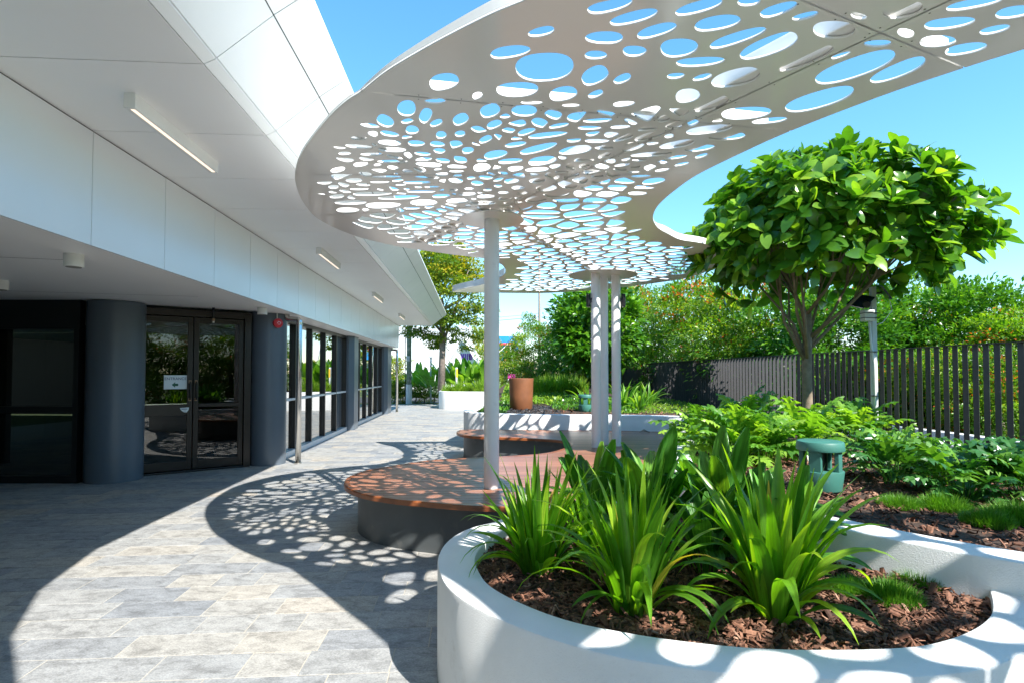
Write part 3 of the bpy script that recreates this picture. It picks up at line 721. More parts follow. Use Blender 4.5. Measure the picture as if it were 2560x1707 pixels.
for _ in range(30000):
    p = (rh.uniform(min(xs), max(xs)), rh.uniform(min(ys), max(ys)))
    if not inside(p, INS): continue
    tz = in_traced_zone(p)
    if tz and (proj((p[0], p[1], ZK))[1] < 285 or any(inside(p, tq) for tq in traced2)): continue
    if math.hypot(p[0] - P1[0], p[1] - P1[1]) < .33 or math.hypot(p[0] - P2.x, p[1] - P2.y) < .52: continue
    s = .075 if tz else spac(p)
    if any(abs(q[0] - p[0]) < .6 and abs(q[1] - p[1]) < .6 and stretch(p, q) < s for q in sites): continue
    sites.append(p)
for i in range(proc0, len(sites)):
    p = sites[i]; cell = [(p[0] - .3, p[1] - .3), (p[0] + .3, p[1] - .3), (p[0] + .3, p[1] + .3), (p[0] - .3, p[1] + .3)]
    cell = [(p[0] + .26 * math.cos(a * .7854), p[1] + .26 * math.sin(a * .7854)) for a in range(8)]
    for j, q in enumerate(sites):
        if j == i: continue
        dx, dy = q[0] - p[0], q[1] - p[1]; L = math.hypot(dx, dy)
        if L > .8: continue
        cell = clip_half(cell, dx / L, dy / L, (dx * p[0] + dy * p[1]) / L + L / 2 - (.016 if p[1] > 2.1 else .036))
        if len(cell) < 3: break
    if len(cell) < 3 or abs(area(cell)) < .0012: continue
    h = chaikin(cell, 2)
    for _ in range(6):
        if all(inside(a, INS) for a in h): break
        h = shrink(h, .85)
    else: continue
    for _ in range(5):
        if not any(inside(a, tq) for tq in traced for a in h[::2]) and not any(inside(b, h) for tq in traced for b in tq[::3]): break
        h = shrink(h, .82)
    else: continue
    holes.append(h)
# traced holes may touch each other: shrink until apart
for _ in range(12):
    bad = set()
    for i in range(len(holes)):
        ci = cen(holes[i])
        for j in range(i):
            cj = cen(holes[j])
            if abs(ci[0] - cj[0]) > .7 or abs(ci[1] - cj[1]) > .7: continue
            gi = grow(holes[i], .005)
            if any(inside(p, gi) for p in holes[j]) or any(inside(p, holes[j]) for p in gi): bad |= {i, j}
    if not bad: break
    for i in bad: holes[i] = shrink(holes[i], .965)
for i in sorted(bad, reverse=True): del holes[i]
cu = bpy.data.curves.new('canopy_sheet', 'CURVE'); cu.dimensions = '2D'; cu.fill_mode = 'BOTH'; cu.extrude = .006
for poly in [OUT] + holes:
    sp = cu.splines.new('POLY'); sp.points.add(len(poly) - 1)
    for pt, q in zip(sp.points, poly): pt.co = (q[0], q[1], 0, 1)
    sp.use_cyclic_u = True
tmp = bpy.data.objects.new('tmp', cu); COL.objects.link(tmp)
dg = bpy.context.evaluated_depsgraph_get(); sheet = bpy.data.meshes.new_from_object(tmp.evaluated_get(dg)); bpy.data.objects.remove(tmp)
CN = thing('perforated_canopy', 'curving white metal canopy pierced with pebble-shaped holes, over the timber bench', 'canopy', (P1[0], P1[1], 0))
cb = bmesh.new(); cb.from_mesh(sheet); bmesh.ops.remove_doubles(cb, verts=cb.verts, dist=1e-6); bmesh.ops.translate(cb, verts=cb.verts, vec=(0, 0, ZK + .006))
def split(bms, seam):
    a, b = Vector(SEAMS[seam][0]), Vector(SEAMS[seam][1]); d = (b - a).normalized(); nrm = Vector((-d.y, d.x, 0)); out = []
    for b_ in bms:
        for s in (1, -1):
            c_ = b_.copy(); co = Vector((a.x, a.y, 0)) + nrm * s * .004
            bmesh.ops.bisect_plane(c_, geom=c_.verts[:] + c_.edges[:] + c_.faces[:], plane_co=co, plane_no=nrm * s, clear_inner=True, clear_outer=False)
            if len(c_.faces) > 4: out.append(c_)
            else: c_.free()
    return out
fr_rear = split([cb], 'SC')
def midy(b_): return sum(v.co.y for v in b_.verts) / len(b_.verts)
fr_rear.sort(key=midy)
front, rear = fr_rear[0], fr_rear[-1]
fp = split([front], 'SB'); fp.sort(key=midy)
fa = split([fp[0]], 'SA'); fa.sort(key=midy)
f0 = split([fa[0]], 'S0')
panels = split(f0 + fa[1:] + fp[1:], 'L1') + split(split([rear], 'L2'), 'SE')
for b_ in panels:
    bmobj('canopy_panel', b_, M['canopy'], CN)
# upturned edge band: a flange on the front arm, the rear bay and the tip
n_ = len(OUT); o2 = offset_in(OUT, .012)
def band_h(p_):
    u, v = proj((p_[0], p_[1], ZK)); lat_front = p_[1] < kp(900, 230)[1] and p_[0] < 2.2
    if p_[1] < kp(900, 230)[1] - .02 and (p_[0] < 1.6): return .012 + .05 * min(1, (kp(900, 230)[1] - p_[1]) / .9)
    if 1600 < u < 1900 and 555 < v < 640: return .055 * min(1, (v - 555) / 25)
    if u < 1266 and 676 < v < 731.5: return .09
    return .006
bh = [band_h(p_) for p_ in OUT]
V = [(p[0], p[1], ZK + .0135) for p in OUT] + [(p[0], p[1], ZK + .0135 + h) for p, h in zip(OUT, bh)] + [(p[0], p[1], ZK + .0135 + h) for p, h in zip(o2, bh)] + [(p[0], p[1], ZK + .0135) for p in o2]
mobj('edge_band', V, [(a * n_ + i, a * n_ + (i + 1) % n_, ((a + 1) % 4) * n_ + (i + 1) % n_, ((a + 1) % 4) * n_ + i) for a in range(4) for i in range(n_)], M['canopy'], CN, smooth=False)
# frame beams above the seams, and one added to shade the single post
def chord(seam, inset=.1):
    a, b = Vector(SEAMS[seam][0]), Vector(SEAMS[seam][1]); d = (b - a).normalized()
    ks = [k * .03 for k in range(-80, 160)]; m0 = (a + b) / 2
    s0 = 0
    while inside(tuple(m0 + d * (s0 + .03)), INN) and s0 < 4: s0 += .03
    s1 = 0
    while inside(tuple(m0 + d * (s1 - .03)), INN) and s1 > -4: s1 -= .03
    return m0 + d * (s1 + inset), m0 + d * (s0 - inset)
zoff = 0
for sname in ('L1', 'L2', 'S0', 'SA', 'SB', 'SC', 'SE'):
    a, b = chord(sname); mid_ = (a + b) / 2
    if sname == 'L1': b_ = b; 
    if sname == 'S0': a = a + (b - a) * .2; mid_ = (a + b) / 2
    wd = .07 if sname[0] == 'L' else .05; zz = ZK + .016 + zoff; zoff += .003; hh = .085 if sname[0] == 'L' else .06
    box('frame_and_shade_beam', (mid_.x, mid_.y, zz + hh / 2), ((b - a).length, wd, hh), M['canopy'], CN, rz=math.atan2((b - a).y, (b - a).x), bevel=.004)
    if sname == 'L1':
        d_ = (b - a).normalized(); n2 = Vector((-d_.y, d_.x))
        ss = Vector((SUN.x, SUN.y)).normalized(); cs = Vector(P1) + ss * 1.25
        box('frame_and_shade_beam', (cs.x, cs.y, zz + .05), (2.4, .15, .10), M['canopy'], CN, rz=math.atan2(ss.y, ss.x), bevel=.006)  # added beam on the sun line, keeps sun spots off the single post
        for s_ in (-.105,):
            box('frame_and_shade_beam', (mid_.x + n2.x * s_, mid_.y + n2.y * s_, zz + .05), ((b - a).length - .2, .085, .10), M['canopy'], CN, rz=math.atan2(d_.y, d_.x), bevel=.006)
    # rivets along the seam
    L = (b - a).length; d = (b - a).normalized(); nn = Vector((-d.y, d.x))
    RV, RF = [], []
    for k in range(int(L / .22)):
        for s in (-1, 1):
            q = a + d * (.1 + k * .22) + nn * .022 * s; b0 = len(RV)
            RV += [(q.x + .004 * math.cos(j * 1.047), q.y + .004 * math.sin(j * 1.047), ZK - .0015) for j in range(6)]; RF.append(tuple(b0 + j for j in range(6)))
    mobj('rivet_row', RV, RF, M['joint'], CN)
# posts
pb = .45
P1v = Vector((P1[0], P1[1], 0))
q = cyl('post', P1v, .07, ZK, M['pole'], CN, n=48); q['label'] = 'single white post standing through the timber bench'
cyl('cap_plate', P1v + Vector((0, 0, ZK - .012)), .30, .0105, M['canopy'], CN, n=64)
cyl('cap_plate', Vector((P2.x, P2.y, ZK - .012)), .5, .0105, M['canopy'], CN, n=64)
POSTS2 = [pxd(1490, 1000, 8.0), pxd(1510, 1000, 8.35), pxd(1541, 1000, 8.15)]
for q_ in POSTS2: cyl('post', (q_.x, q_.y, 0), .066, ZK - .012, M['pole'], CN, n=40)
for i, (q_, sx, lab) in enumerate(((POSTS2[0], -1, 'black up-down wall light on the left post of the post cluster'), (POSTS2[2], 1, 'black up-down wall light on the right post of the post cluster'))):
    z = 1.5 + (932 - 768) / 1400 * q_.y; L = thing('post_light', lab, 'light', (q_.x + sx * .11, q_.y, z))
    cyl('body', (q_.x + sx * .105, q_.y - .02, z), .032, .19, M['black'], L, n=20); box('bracket', (q_.x + sx * .07, q_.y - .02, z + .095), (.04, .03, .06), M['black'], L)
    cyl('lens', (q_.x + sx * .105, q_.y - .02, z - .004), .024, .004, M['plastic'], L, n=16)

# ------------------------------------------------------------------ planters and bed walls
ZW, ZP = .68, .54
# wall of the right-hand bed: near face path from far to near
wpath = spline([(3.65, 9.85), (3.15, 9.2), (2.45, 7.9), (1.8, 6.4), (1.45, 5.2), (1.34, 4.3), (1.45, 3.6), (1.72, 3.02), (2.22, 2.43), (2.95, 1.95), (4.2, 1.5)], 8, closed=False)
wfar = offset_path(wpath, .22)
BW = thing('bed_wall', 'long curved white rendered wall edging the raised shrub bed on the right', 'wall', (1.8, 6.4, 0))
extr('wall_body', wpath + wfar[::-1], 0, ZW, M['render'], BW, bevel=.012)
# near planter: C-shaped rim
outer = [(1.50, 4.15), (1.15, 4.42), (.85, 4.46), (.54, 4.32), (.25, 4.08), (-.016, 3.81), (-.14, 3.64), (-.253, 3.53), (-.34, 3.36), (-.387, 3.13), (-.378, 2.87), (-.30, 2.57), (-.153, 2.33), (.072, 2.11), (.312, 1.95), (.552, 1.86), (.862, 1.80), (1.19, 1.795), (1.46, 1.83), (1.63, 1.885), (1.82, 1.99), (2.1, 2.12), (2.5, 2.25)]
inner = [(2.2, 2.62), (2.0, 2.36), (1.88, 2.24), (1.72, 2.13), (1.53, 2.04), (1.37, 2.0), (1.13, 1.985), (.866, 1.995), (.61, 2.05), (.40, 2.125), (.215, 2.22), (.04, 2.38), (-.1, 2.575), (-.165, 2.78), (-.19, 2.97), (-.155, 3.2), (-.09, 3.38), (.05, 3.6), (.25, 3.83), (.5, 4.05), (.8, 4.2), (1.1, 4.16), (1.38, 3.95)]
so = spline(outer, 5, closed=False); si = spline(inner, 5, closed=False)
NP = thing('near_planter', 'low white rendered planter with curved rim, full of strappy plants, in the foreground', 'planter', (.7, 2.6, 0))
extr('planter_wall', so + si, 0, ZP, M['render'], NP, bevel=.014)
def mulch_bed(name, poly, zf, n, smin, smax, seed, mat=None, base_mat=None, parent=None, label=None, flake=True):
    """soil sheet plus loose chips spread over it, one object"""
    r = random.Random(seed); V, Fc, Tn = [], [], []
    xs_ = [p[0] for p in poly]; ys_ = [p[1] for p in poly]
    cnt = 0
    while cnt < n:
        x, y = r.uniform(min(xs_), max(xs_)), r.uniform(min(ys_), max(ys_))
        if not inside((x, y), poly): continue
        cnt += 1; s = r.uniform(smin, smax) * (1 if r.random() < .85 else 1.7); a = s; b = s * r.uniform(.16, .45); h = s * r.uniform(.05, .14)
        E = Euler((r.gauss(0, .45), r.gauss(0, .45), r.uniform(0, 6.28))).to_matrix(); z = zf(x, y) + r.random() ** 2 * .02
        P = [(-a, -b * r.uniform(.5, 1.1), -h), (a * r.uniform(.7, 1.1), -b * .6, -h), (a, b * r.uniform(.4, 1), -h), (-a * r.uniform(.6, 1), b, -h), (-a * .8, -b * .6, h), (a * .7, -b * .3, h), (a * .8, b * .6, h * r.uniform(.5, 1.6)), (-a * .7, b * .6, h)]
        b0 = len(V); V += [tuple(E @ Vector(p) + Vector((x, y, z))) for p in P]; tv = min(1, max(0, r.gauss(.45, .25))); Tn += [tv] * 8
        Fc += [tuple(b0 + i for i in f) for f in ((4, 5, 6, 7), (0, 1, 5, 4), (1, 2, 6, 5), (2, 3, 7, 6), (3, 0, 4, 7))]
    o = mobj(name, V, Fc, mat or M['mulch'], parent); add_tint(o.data, Tn); o['kind'] = 'stuff'
    if label: o['label'] = label
    return o
mpoly = spline(inner, 3, closed=False) + [(1.5, 3.6), (1.75, 3.05)]
zn = lambda x, y: .485 + .012 * math.sin(x * 9) * math.cos(y * 8)
extr('soil', mpoly, .3, .478, M['earth'], NP)
mulch_bed('bark_mulch', mpoly, zn, 13000, .006, .027, 5, parent=NP)
# right bed soil
bedp = [(p[0], p[1]) for p in wfar] + [(5.2, 1.4), (6.0, 3.0)] + [tuple(bw(5.33, q)[:2]) for q in (4, 8, 12, 15)] + [(3.9, 12.0)]
RB = setp(extr('bed_soil', bedp, 0.2, .60, M['earth'], None, org=(3.4, 5, .2)), 'dark soil of the raised shrub bed on the right', None, None, 'structure')
zr = lambda x, y: .605 + .01 * math.sin(x * 7) * math.cos(y * 6)
front_bed = [p for p in bedp if p[1] < 7.5] 
o = mulch_bed('bark_mulch', [q for q in wfar if q[1] < 6.4][0:] + [(4.4, 1.7), (5.0, 3.0), (4.6, 6.4)], zr, 11000, .008, .032, 6, label='brown bark mulch covering the raised shrub bed on the right')
# middle bed
mpath = spline([(-.72, 14.6), (-.98, 13.2), (-1.05, 12.2), (-.85, 11.6), (-.26, 11.22), (.5, 11.02), (1.25, 10.95), (2.14, 10.85), (3.05, 10.6), (3.75, 10.2), (4.6, 9.6)], 6, closed=False)
mpath = [(a * .952, b * .952) for a, b in mpath]
mfar = offset_path(mpath, .2)
MB_ = thing('middle_planter', 'white rendered planter behind the bench holding the rust-coloured pot', 'planter', (1, 11, 0))
extr('planter_wall', mpath + mfar[::-1], 0, .725, M['render'], MB_, bevel=.012)
mbp = [(p[0], p[1]) for p in mfar] + [tuple(bw(5.33, q)[:2]) for q in (10.5, 14, 18, 22, 25)] + [(-.3, 23), (-.6, 18)]
zm = lambda x, y: .65 + max(0, y - 11.5) * .033
RBm = bmesh.new(); vs = [RBm.verts.new((p[0], p[1], zm(*p))) for p in mbp]; RBm.faces.new(vs).normal_update(); bmesh.ops.triangulate(RBm, faces=RBm.faces[:])
setp(bmobj('bed_mound', RBm, M['earth'], None), 'gently rising soil of the bed behind the bench', None, None, 'structure')
# far planter
fpath = spline([(-2.7, 27.0), (-3.05, 25.6), (-3.15, 24.2), (-2.9, 23.4), (-2.3, 23.1), (-1.2, 22.9), (0.2, 22.6), (1.0, 22.6)], 6, closed=False)
FP = thing('far_planter', 'white rendered planter with the spreading tree at the far end of the terrace', 'planter', (-1, 24, 0))
extr('planter_wall', fpath + offset_path(fpath, .22)[::-1], 0, .74, M['render'], FP, bevel=.012)
extr('soil', [(p[0], p[1]) for p in offset_path(fpath, .2)] + [(1.0, 27), (-2, 27)], .3, .69, M['earth'], FP)

# ------------------------------------------------------------------ timber bench
bz = .45
def bp(u, v): p_ = px(u, v, bz); return (p_.x, p_.y)
bc = [bp(*q) for q in ((1210, 1265), (1121, 1260), (1044, 1253), (998, 1249), (935, 1240), (896, 1231), (866, 1217), (860, 1204), (873, 1190), (916, 1175), (993, 1161), (1070, 1150), (1146, 1145), (1210, 1142), (1300, 1137), (1351, 1133), (1389, 1126), (1420, 1114), (1424, 1106), (1400, 1100), (1350, 1096), (1250, 1092), (1190, 1090), (1155, 1086), (1141, 1079), (1160, 1073))]
bc += [(-.27, 10.45), (.4, 10.39), (1.2, 10.33), (2.06, 10.24), (2.8, 10.02), (3.15, 9.6), (2.95, 9.15), (2.35, 7.95), (1.72, 6.45), (1.36, 5.2), (1.2, 4.6), (.8, 4.62), (.4, 4.42)]
BO = spline(bc, 5)
if area(BO) < 0: BO = BO[::-1]
BN = thing('timber_bench', 'winding timber-slat bench on a dark metal base under the canopy', 'bench', (-.2, 5.2, 0))
nos_in = offset_in(BO, .05)
n_ = len(BO)
V = [(p[0], p[1], bz - .04) for p in BO] + [(p[0], p[1], bz - .006) for p in BO] + [(a[0] + (b[0] - a[0]) * .16, a[1] + (b[1] - a[1]) * .16, bz + .003) for a, b in zip(BO, nos_in)] + [(p[0], p[1], bz + .003) for p in nos_in] + [(p[0], p[1], bz - .04) for p in nos_in]
mobj('nosing', V, [(a * n_ + i, a * n_ + (i + 1) % n_, ((a + 1) % 5) * n_ + (i + 1) % n_, ((a + 1) % 5) * n_ + i) for a in range(5) for i in range(n_)], M['nosing'], BN, smooth=False)
bin_ = offset_in(BO, .053)
extr('base', offset_in(BO, .13), 0, bz - .035, M['benchbase'], BN)
pit = .092; y = min(p[1] for p in bin_); ymax = max(p[1] for p in bin_)
slope = -.012
src = bmesh.new(); f_ = src.faces.new([src.verts.new((p[0], p[1], bz)) for p in bin_]); f_.normal_update(); bmesh.ops.triangulate(src, faces=[f_], ngon_method='EAR_CLIP')
while y < ymax:
    c_ = src.copy(); g_ = lambda: c_.verts[:] + c_.edges[:] + c_.faces[:]
    nv = Vector((-slope, 1, 0)).normalized()
    bmesh.ops.bisect_plane(c_, geom=g_(), plane_co=(0, y + .004, 0), plane_no=nv, clear_inner=True)
    bmesh.ops.bisect_plane(c_, geom=g_(), plane_co=(0, y + pit - .004, 0), plane_no=nv, clear_outer=True)
    if len(c_.faces):
        bmesh.ops.dissolve_limit(c_, angle_limit=.01, verts=c_.verts, edges=c_.edges)
        r_ = bmesh.ops.extrude_face_region(c_, geom=c_.faces[:]); bmesh.ops.translate(c_, verts=[g for g in r_['geom'] if isinstance(g, bmesh.types.BMVert)], vec=(0, 0, -.03))
        bmobj('slat', c_, M['wood'], BN)
    else: c_.free()
    y += pit
src.free()

# ------------------------------------------------------------------ fin fence
FN = thing('fin_fence', 'dark metal fence of upright fins standing behind the shrub bed', 'fence', bw(5.4, 10, 0))
fm = {}
def fin_mesh():
    me = bpy.data.meshes.new('fin'); b_ = box_bm((0, 0, 0), (.05, .009, 1.40)); b_.to_mesh(me); b_.free(); me.materials.append(M['fin']); return me
FM = fin_mesh(); tt = 4.4; k = 0; rf = random.Random(2)
while tt < 34:
    o = link('fin', FM, FN); p_ = bw(5.4, tt, 1.10)
    o.location = p_ - WLOC[FN.name]
    ang = math.atan2(-.66, .75) if tt < 9.0 else math.atan2(.12, 1)
    # fin plane direction
    o.rotation_euler = (0, 0, (math.atan2(-.75, .66) if tt < 9.05 else R(4)) + rf.gauss(0, .012))
    tt += .126; k += 1
def railB(z, h, wd): 
    c_ = bw(5.4, 19.2, z); box('rail', c_, (wd, 29.8, h), M['fin'], FN, rz=BA)
railB(1.806, .010, .05); railB(.385, .03, .03)
EF = thing('end_fence', 'far dark picket fence closing the end of the planting', 'fence', pxd(1300, 990, 30))
for k in range(26):
    u = 1262 + k * 5.9; p_ = pxd(u, 918, 30.0); box('picket', (p_.x, 30.0, .95), (.022, .03, 1.7), M['fin'], EF)
pa = pxd(1262, 918, 30); pb_ = pxd(1412, 918, 30); box('rail', ((pa.x + pb_.x) / 2, 30.0, 1.81), (pb_.x - pa.x, .035, .02), M['fin'], EF)
box('rail', ((pa.x + pb_.x) / 2, 30.0, .2), (pb_.x - pa.x, .02, .03), M['fin'], EF)
# low white kerb wall and mulch beyond the fence
KW = thing('kerb_wall', 'low white wall just beyond the right end of the fence', 'wall', bw(6.2, 7, 0))
pts = [tuple(bw(a, b)[:2]) for a, b in ((5.95, 3), (6.3, 3), (6.3, 8.6), (6.1, 9.0), (5.95, 9.0))]
extr('wall_body', pts, 0, .60, M['render'], KW, bevel=.01)
pts = [tuple(bw(a, b)[:2]) for a, b in ((7.0, 3), (7.18, 3), (7.18, 9), (7.0, 9))]
extr('wall_body', pts, 0, .62, M['render'], KW, bevel=.01)
extr('soil', [tuple(bw(a, b)[:2]) for a, b in ((6.3, 3), (7.0, 3), (7.0, 9), (6.3, 9))], 0, .5, M['mulch'], KW)

# ------------------------------------------------------------------ leaves and plants
def ribbon(pts, wid, across, fold, mat, name, roll=None):
    """leaf blade along pts; across = list of (offset, lift) in units of half width"""
    V, Fc = [], []; n = len(pts); m = len(across)
    for i, p in enumerate(pts):
        p = Vector(p); a = Vector(pts[max(i - 1, 0)]); b = Vector(pts[min(i + 1, n - 1)]); d = (b - a).normalized()
        side = d.cross(Vector((0, 0, 1)));
        if side.length < 1e-3: side = Vector((0, 1, 0))
        side = Vector((0, -1, 0)) if abs(d.y) < 1e-6 else side.normalized()
        if roll: side = Matrix.Rotation(roll[i], 3, d) @ side
        up = side.cross(d).normalized()
        for (o, h) in across: V.append(p + side * o * wid[i] + up * h * wid[i] * fold)
    for i in range(n - 1):
        for k in range(m - 1): Fc.append((i * m + k, i * m + k + 1, (i + 1) * m + k + 1, (i + 1) * m + k))
    me = bpy.data.meshes.new(name); me.from_pydata([tuple(v) for v in V], [], Fc); me.materials.append(mat)
    me.polygons.foreach_set('use_smooth', [True] * len(me.polygons)); me.update(); return me
def arc(L, a0, a1, n, pw=1.4):
    """points of a leaf midrib in the xz plane: starts at angle a0 from vertical, ends at a1"""
    P = [(0, 0, 0)]; x = z = 0
    for i in range(n):
        s = (i + .5) / n; th = a0 + (a1 - a0) * s ** pw; x += math.sin(th) * L / n; z += math.cos(th) * L / n; P.append((x, 0, z))
    return P
ACR = [(-1, .35), (0, 0), (1, .35)]
def strap_variants(L, wd, mat, nm, cfg, seed):
    out = []; r = random.Random(seed)
    for (a0, a1, pw, ls) in cfg:
        P = arc(L * ls, R(a0), R(a1), 10, pw); W = [wd * (.62 + .38 * min(1, i / 3)) * (1 - max(0, (i / 10 - .35) / .65) ** 1.9) + .0006 for i in range(11)]
        tw = r.uniform(-.7, .7); out.append(ribbon(P, W, ACR, 1, mat, nm, [tw * (i / 10) for i in range(11)]))
    return out
CFG_STRAP = [(3, 10, 1.2, 1.02), (5, 18, 1.4, 1.04), (8, 26, 1.6, 1.0), (10, 40, 2.0, 1.0), (13, 60, 2.2, 1.0), (17, 95, 2.2, .97), (22, 130, 1.9, .95), (28, 160, 1.5, .85), (14, 35, 1.2, .8), (36, 110, 1.3, .65)]
SV = strap_variants(.61, .0185, M['strap'], 'strap_leaf', CFG_STRAP, 1)
SVW = strap_variants(.65, .029, M['strap'], 'wide_strap_leaf', CFG_STRAP, 2)
def pleat(m):
    out = []
    for k in range(m):
        o = -1 + 2 * k / (m - 1); out.append((o, .28 * abs(o) + (.2 if k % 2 else -.2)))
    return out
def broad_variants(L, wd, pet, cfg, mat, nm, m=9):
    out = []
    for (a0, a1, pw, ls) in cfg:
        P = arc((L + pet) * ls, R(a0), R(a1), 14, pw); W = []
        for i in range(15):
            s = i / 14; s0 = pet / (L + pet)
            W.append(.006 if s < s0 * .9 else wd * max(.03, math.sin(math.pi * min(1, (s - s0 * .9) / (1 - s0 * .9)) ** 1.15 * .97) ** .62))
        out.append(ribbon(P, W, pleat(m), 1, mat, nm))
    return out
BVAR = broad_variants(.46, .05, .17, [(5, 25, 1.3, 1.05), (9, 45, 1.5, 1.0), (14, 75, 1.6, 1.0), (20, 105, 1.7, .95), (28, 120, 1.5, .9), (10, 30, 1.2, .85)], M['broad'], 'broad_leaf', m=13)
def lobed_variants(L, wd, pet, cfg, mat, nm, nl=6):
    out = []
    for (a0, a1, pw, ls) in cfg:
        n = 6 + nl * 2; P = arc((L + pet) * ls, R(a0), R(a1), n, pw)
        V, Fc = [], []
        def add(v): V.append(tuple(v)); return len(V) - 1
        # petiole
        for i in range(6):
            p, q = Vector(P[i]), Vector(P[i + 1]); s = Vector((0, .004, 0)); b0 = len(V)
            for v in (p - s, p + s, q + s, q - s): add(v)
            Fc.append((b0, b0 + 1, b0 + 2, b0 + 3))
        for i in range(6, n):
            s = (i - 6) / (n - 6); env = wd * math.sin(math.pi * min(1, .18 + .82 * s) ** .8) ** .75 + .004
            p, q = Vector(P[i]), Vector(P[i + 1]); d = (q - p).normalized(); up = Vector((-d.z, 0, d.x)) * -1
            if up.z < 0: up = -up
            for sd in (-1, 1):
                sv = Vector((0, sd, 0)); L_ = env * (1.0 if i % 2 == 0 else .5)
                a = p; b = q; tip = p + d * L_ * .55 + sv * L_ - Vector((0, 0, 1)) * L_ * .22; mid1 = p + d * L_ * .16 + sv * L_ * .5 + up * .012; mid2 = q + d * L_ * .22 + sv * L_ * .5 + up * .008
                b0 = len(V)
                for v in (a, mid1, tip, mid2, b): add(v)
                Fc.append((b0, b0 + 1, b0 + 2, b0 + 3, b0 + 4) if sd < 0 else (b0 + 4, b0 + 3, b0 + 2, b0 + 1, b0))
        me = bpy.data.meshes.new(nm); me.from_pydata(V, [], Fc); me.materials.append(mat); me.update(); out.append(me)
    return out
CFG_P = [(4, 70, 2.2, 1.0), (10, 85, 2.0, 1.0), (18, 100, 1.9, 1.0), (28, 110, 1.7, .95), (38, 120, 1.5, .9), (48, 125, 1.3, .85)]
PV = lobed_variants(.27, .115, .30, CFG_P, M['philo'], 'lobed_leaf', 5)
PVD = lobed_variants(.25, .11, .24, CFG_P, M['philod'], 'lobed_leaf', 4)
def plant(name, label, cat, loc, variants, n, smin, smax, seed, group, tilt=.0, base_r=.03, leafname='leaf', azi=None, zr=0.):
    r = random.Random(seed); P = thing(name, label, cat, loc, group)
    for k in range(n):
        v = k * len(variants) // n
        o = link(leafname, variants[min(len(variants) - 1, v)], P)
        a = (k * 2.39996 + r.uniform(-.4, .4)) if azi is None else r.uniform(*azi)
        rr = base_r * r.random() ** .5
        o.location = (rr * math.cos(a), rr * math.sin(a), -.01)
        o.rotation_euler = (r.gauss(0, .07 + tilt), r.gauss(0, .07 + tilt), a); s = r.uniform(smin, smax); o.scale = (s * r.uniform(.9, 1.1), s * r.uniform(.85, 1.3), s)
    return P
g1 = 'strappy clumps in the near planter'
plant('strappy_lily', 'narrow-leaved strappy clump at the left end of the near planter', 'plant', (.13, 2.92, .485), SV, 84, .72, 1.06, 1, g1, base_r=.09)
plant('strappy_lily', 'strappy clump in the middle of the near planter, arching left and right', 'plant', (.52, 2.44, .485), SV, 84, .78, 1.12, 2, g1, base_r=.08)
plant('strappy_lily', 'large wide-leaved strappy clump at the right of the near planter', 'plant', (1.10, 2.36, .485), SVW, 72, .74, 1.1, 3, g1, base_r=.08)
plant('strappy_lily', 'small strappy clump half hidden behind the middle clump', 'plant', (.42, 3.05, .485), SV, 30, .6, .95, 4, g1, base_r=.06)
g2 = 'broad pleated-leaf plants at the back of the near planter'
for i, (x, y, n, s0, s1, lab) in enumerate(((.50, 3.45, 30, .75, 1.05, 'broad pleated-leaf plant at the back left of the near planter'), (.82, 3.30, 32, .8, 1.15, 'broad pleated-leaf plant behind the middle strappy clump'), (1.18, 3.15, 30, .8, 1.2, 'tall broad pleated-leaf plant in front of the white bed wall'), (1.32, 2.78, 24, .7, 1.0, 'broad pleated-leaf plant behind the large right clump'), (.98, 2.85, 20, .6, .85, 'lower broad pleated-leaf plant between the middle and right clumps'))):
    plant('pleated_leaf_plant', lab, 'plant', (x, y, .485), BVAR, n, s0, s1, 20 + i, g2, base_r=.05)
# lobed shrubs of the right bed
g3 = 'lobed-leaf shrubs in the raised bed'
SH = [(2010, 1130, 1.0, 0, 'lime lobed-leaf shrub at the foot of the large-leaved tree'), (1850, 1150, .95, 0, 'lime lobed-leaf shrub left of the tree, beside the bench end'), (1760, 1118, .9, 0, 'lime lobed-leaf shrub farthest left, against the dark fence'), (1915, 1150, .8, 0, 'lime lobed-leaf shrub just behind the teal garden speaker'), (1870, 1085, 1.05, 0, 'tall lime lobed-leaf shrub in front of the lit fence fins'), (2140, 1110, .95, 0, 'lime lobed-leaf shrub right of the tree trunk'), (2230, 1150, .65, 0, 'lime lobed-leaf shrub before the solar lamp post'),
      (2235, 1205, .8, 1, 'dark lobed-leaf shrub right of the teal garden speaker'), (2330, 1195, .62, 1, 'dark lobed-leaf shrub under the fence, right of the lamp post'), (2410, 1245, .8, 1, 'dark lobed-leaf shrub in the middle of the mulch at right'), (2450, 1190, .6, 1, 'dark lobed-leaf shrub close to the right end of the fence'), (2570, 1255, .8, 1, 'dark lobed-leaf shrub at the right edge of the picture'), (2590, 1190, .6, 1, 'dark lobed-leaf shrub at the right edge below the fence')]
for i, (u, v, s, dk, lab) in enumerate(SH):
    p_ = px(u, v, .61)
    plant('lobed_leaf_shrub', lab, 'shrub', p_, PVD if dk else PV, 52 if not dk else 46, .9 * s, 1.34 * s, 40 + i, g3, tilt=.08, base_r=.10)
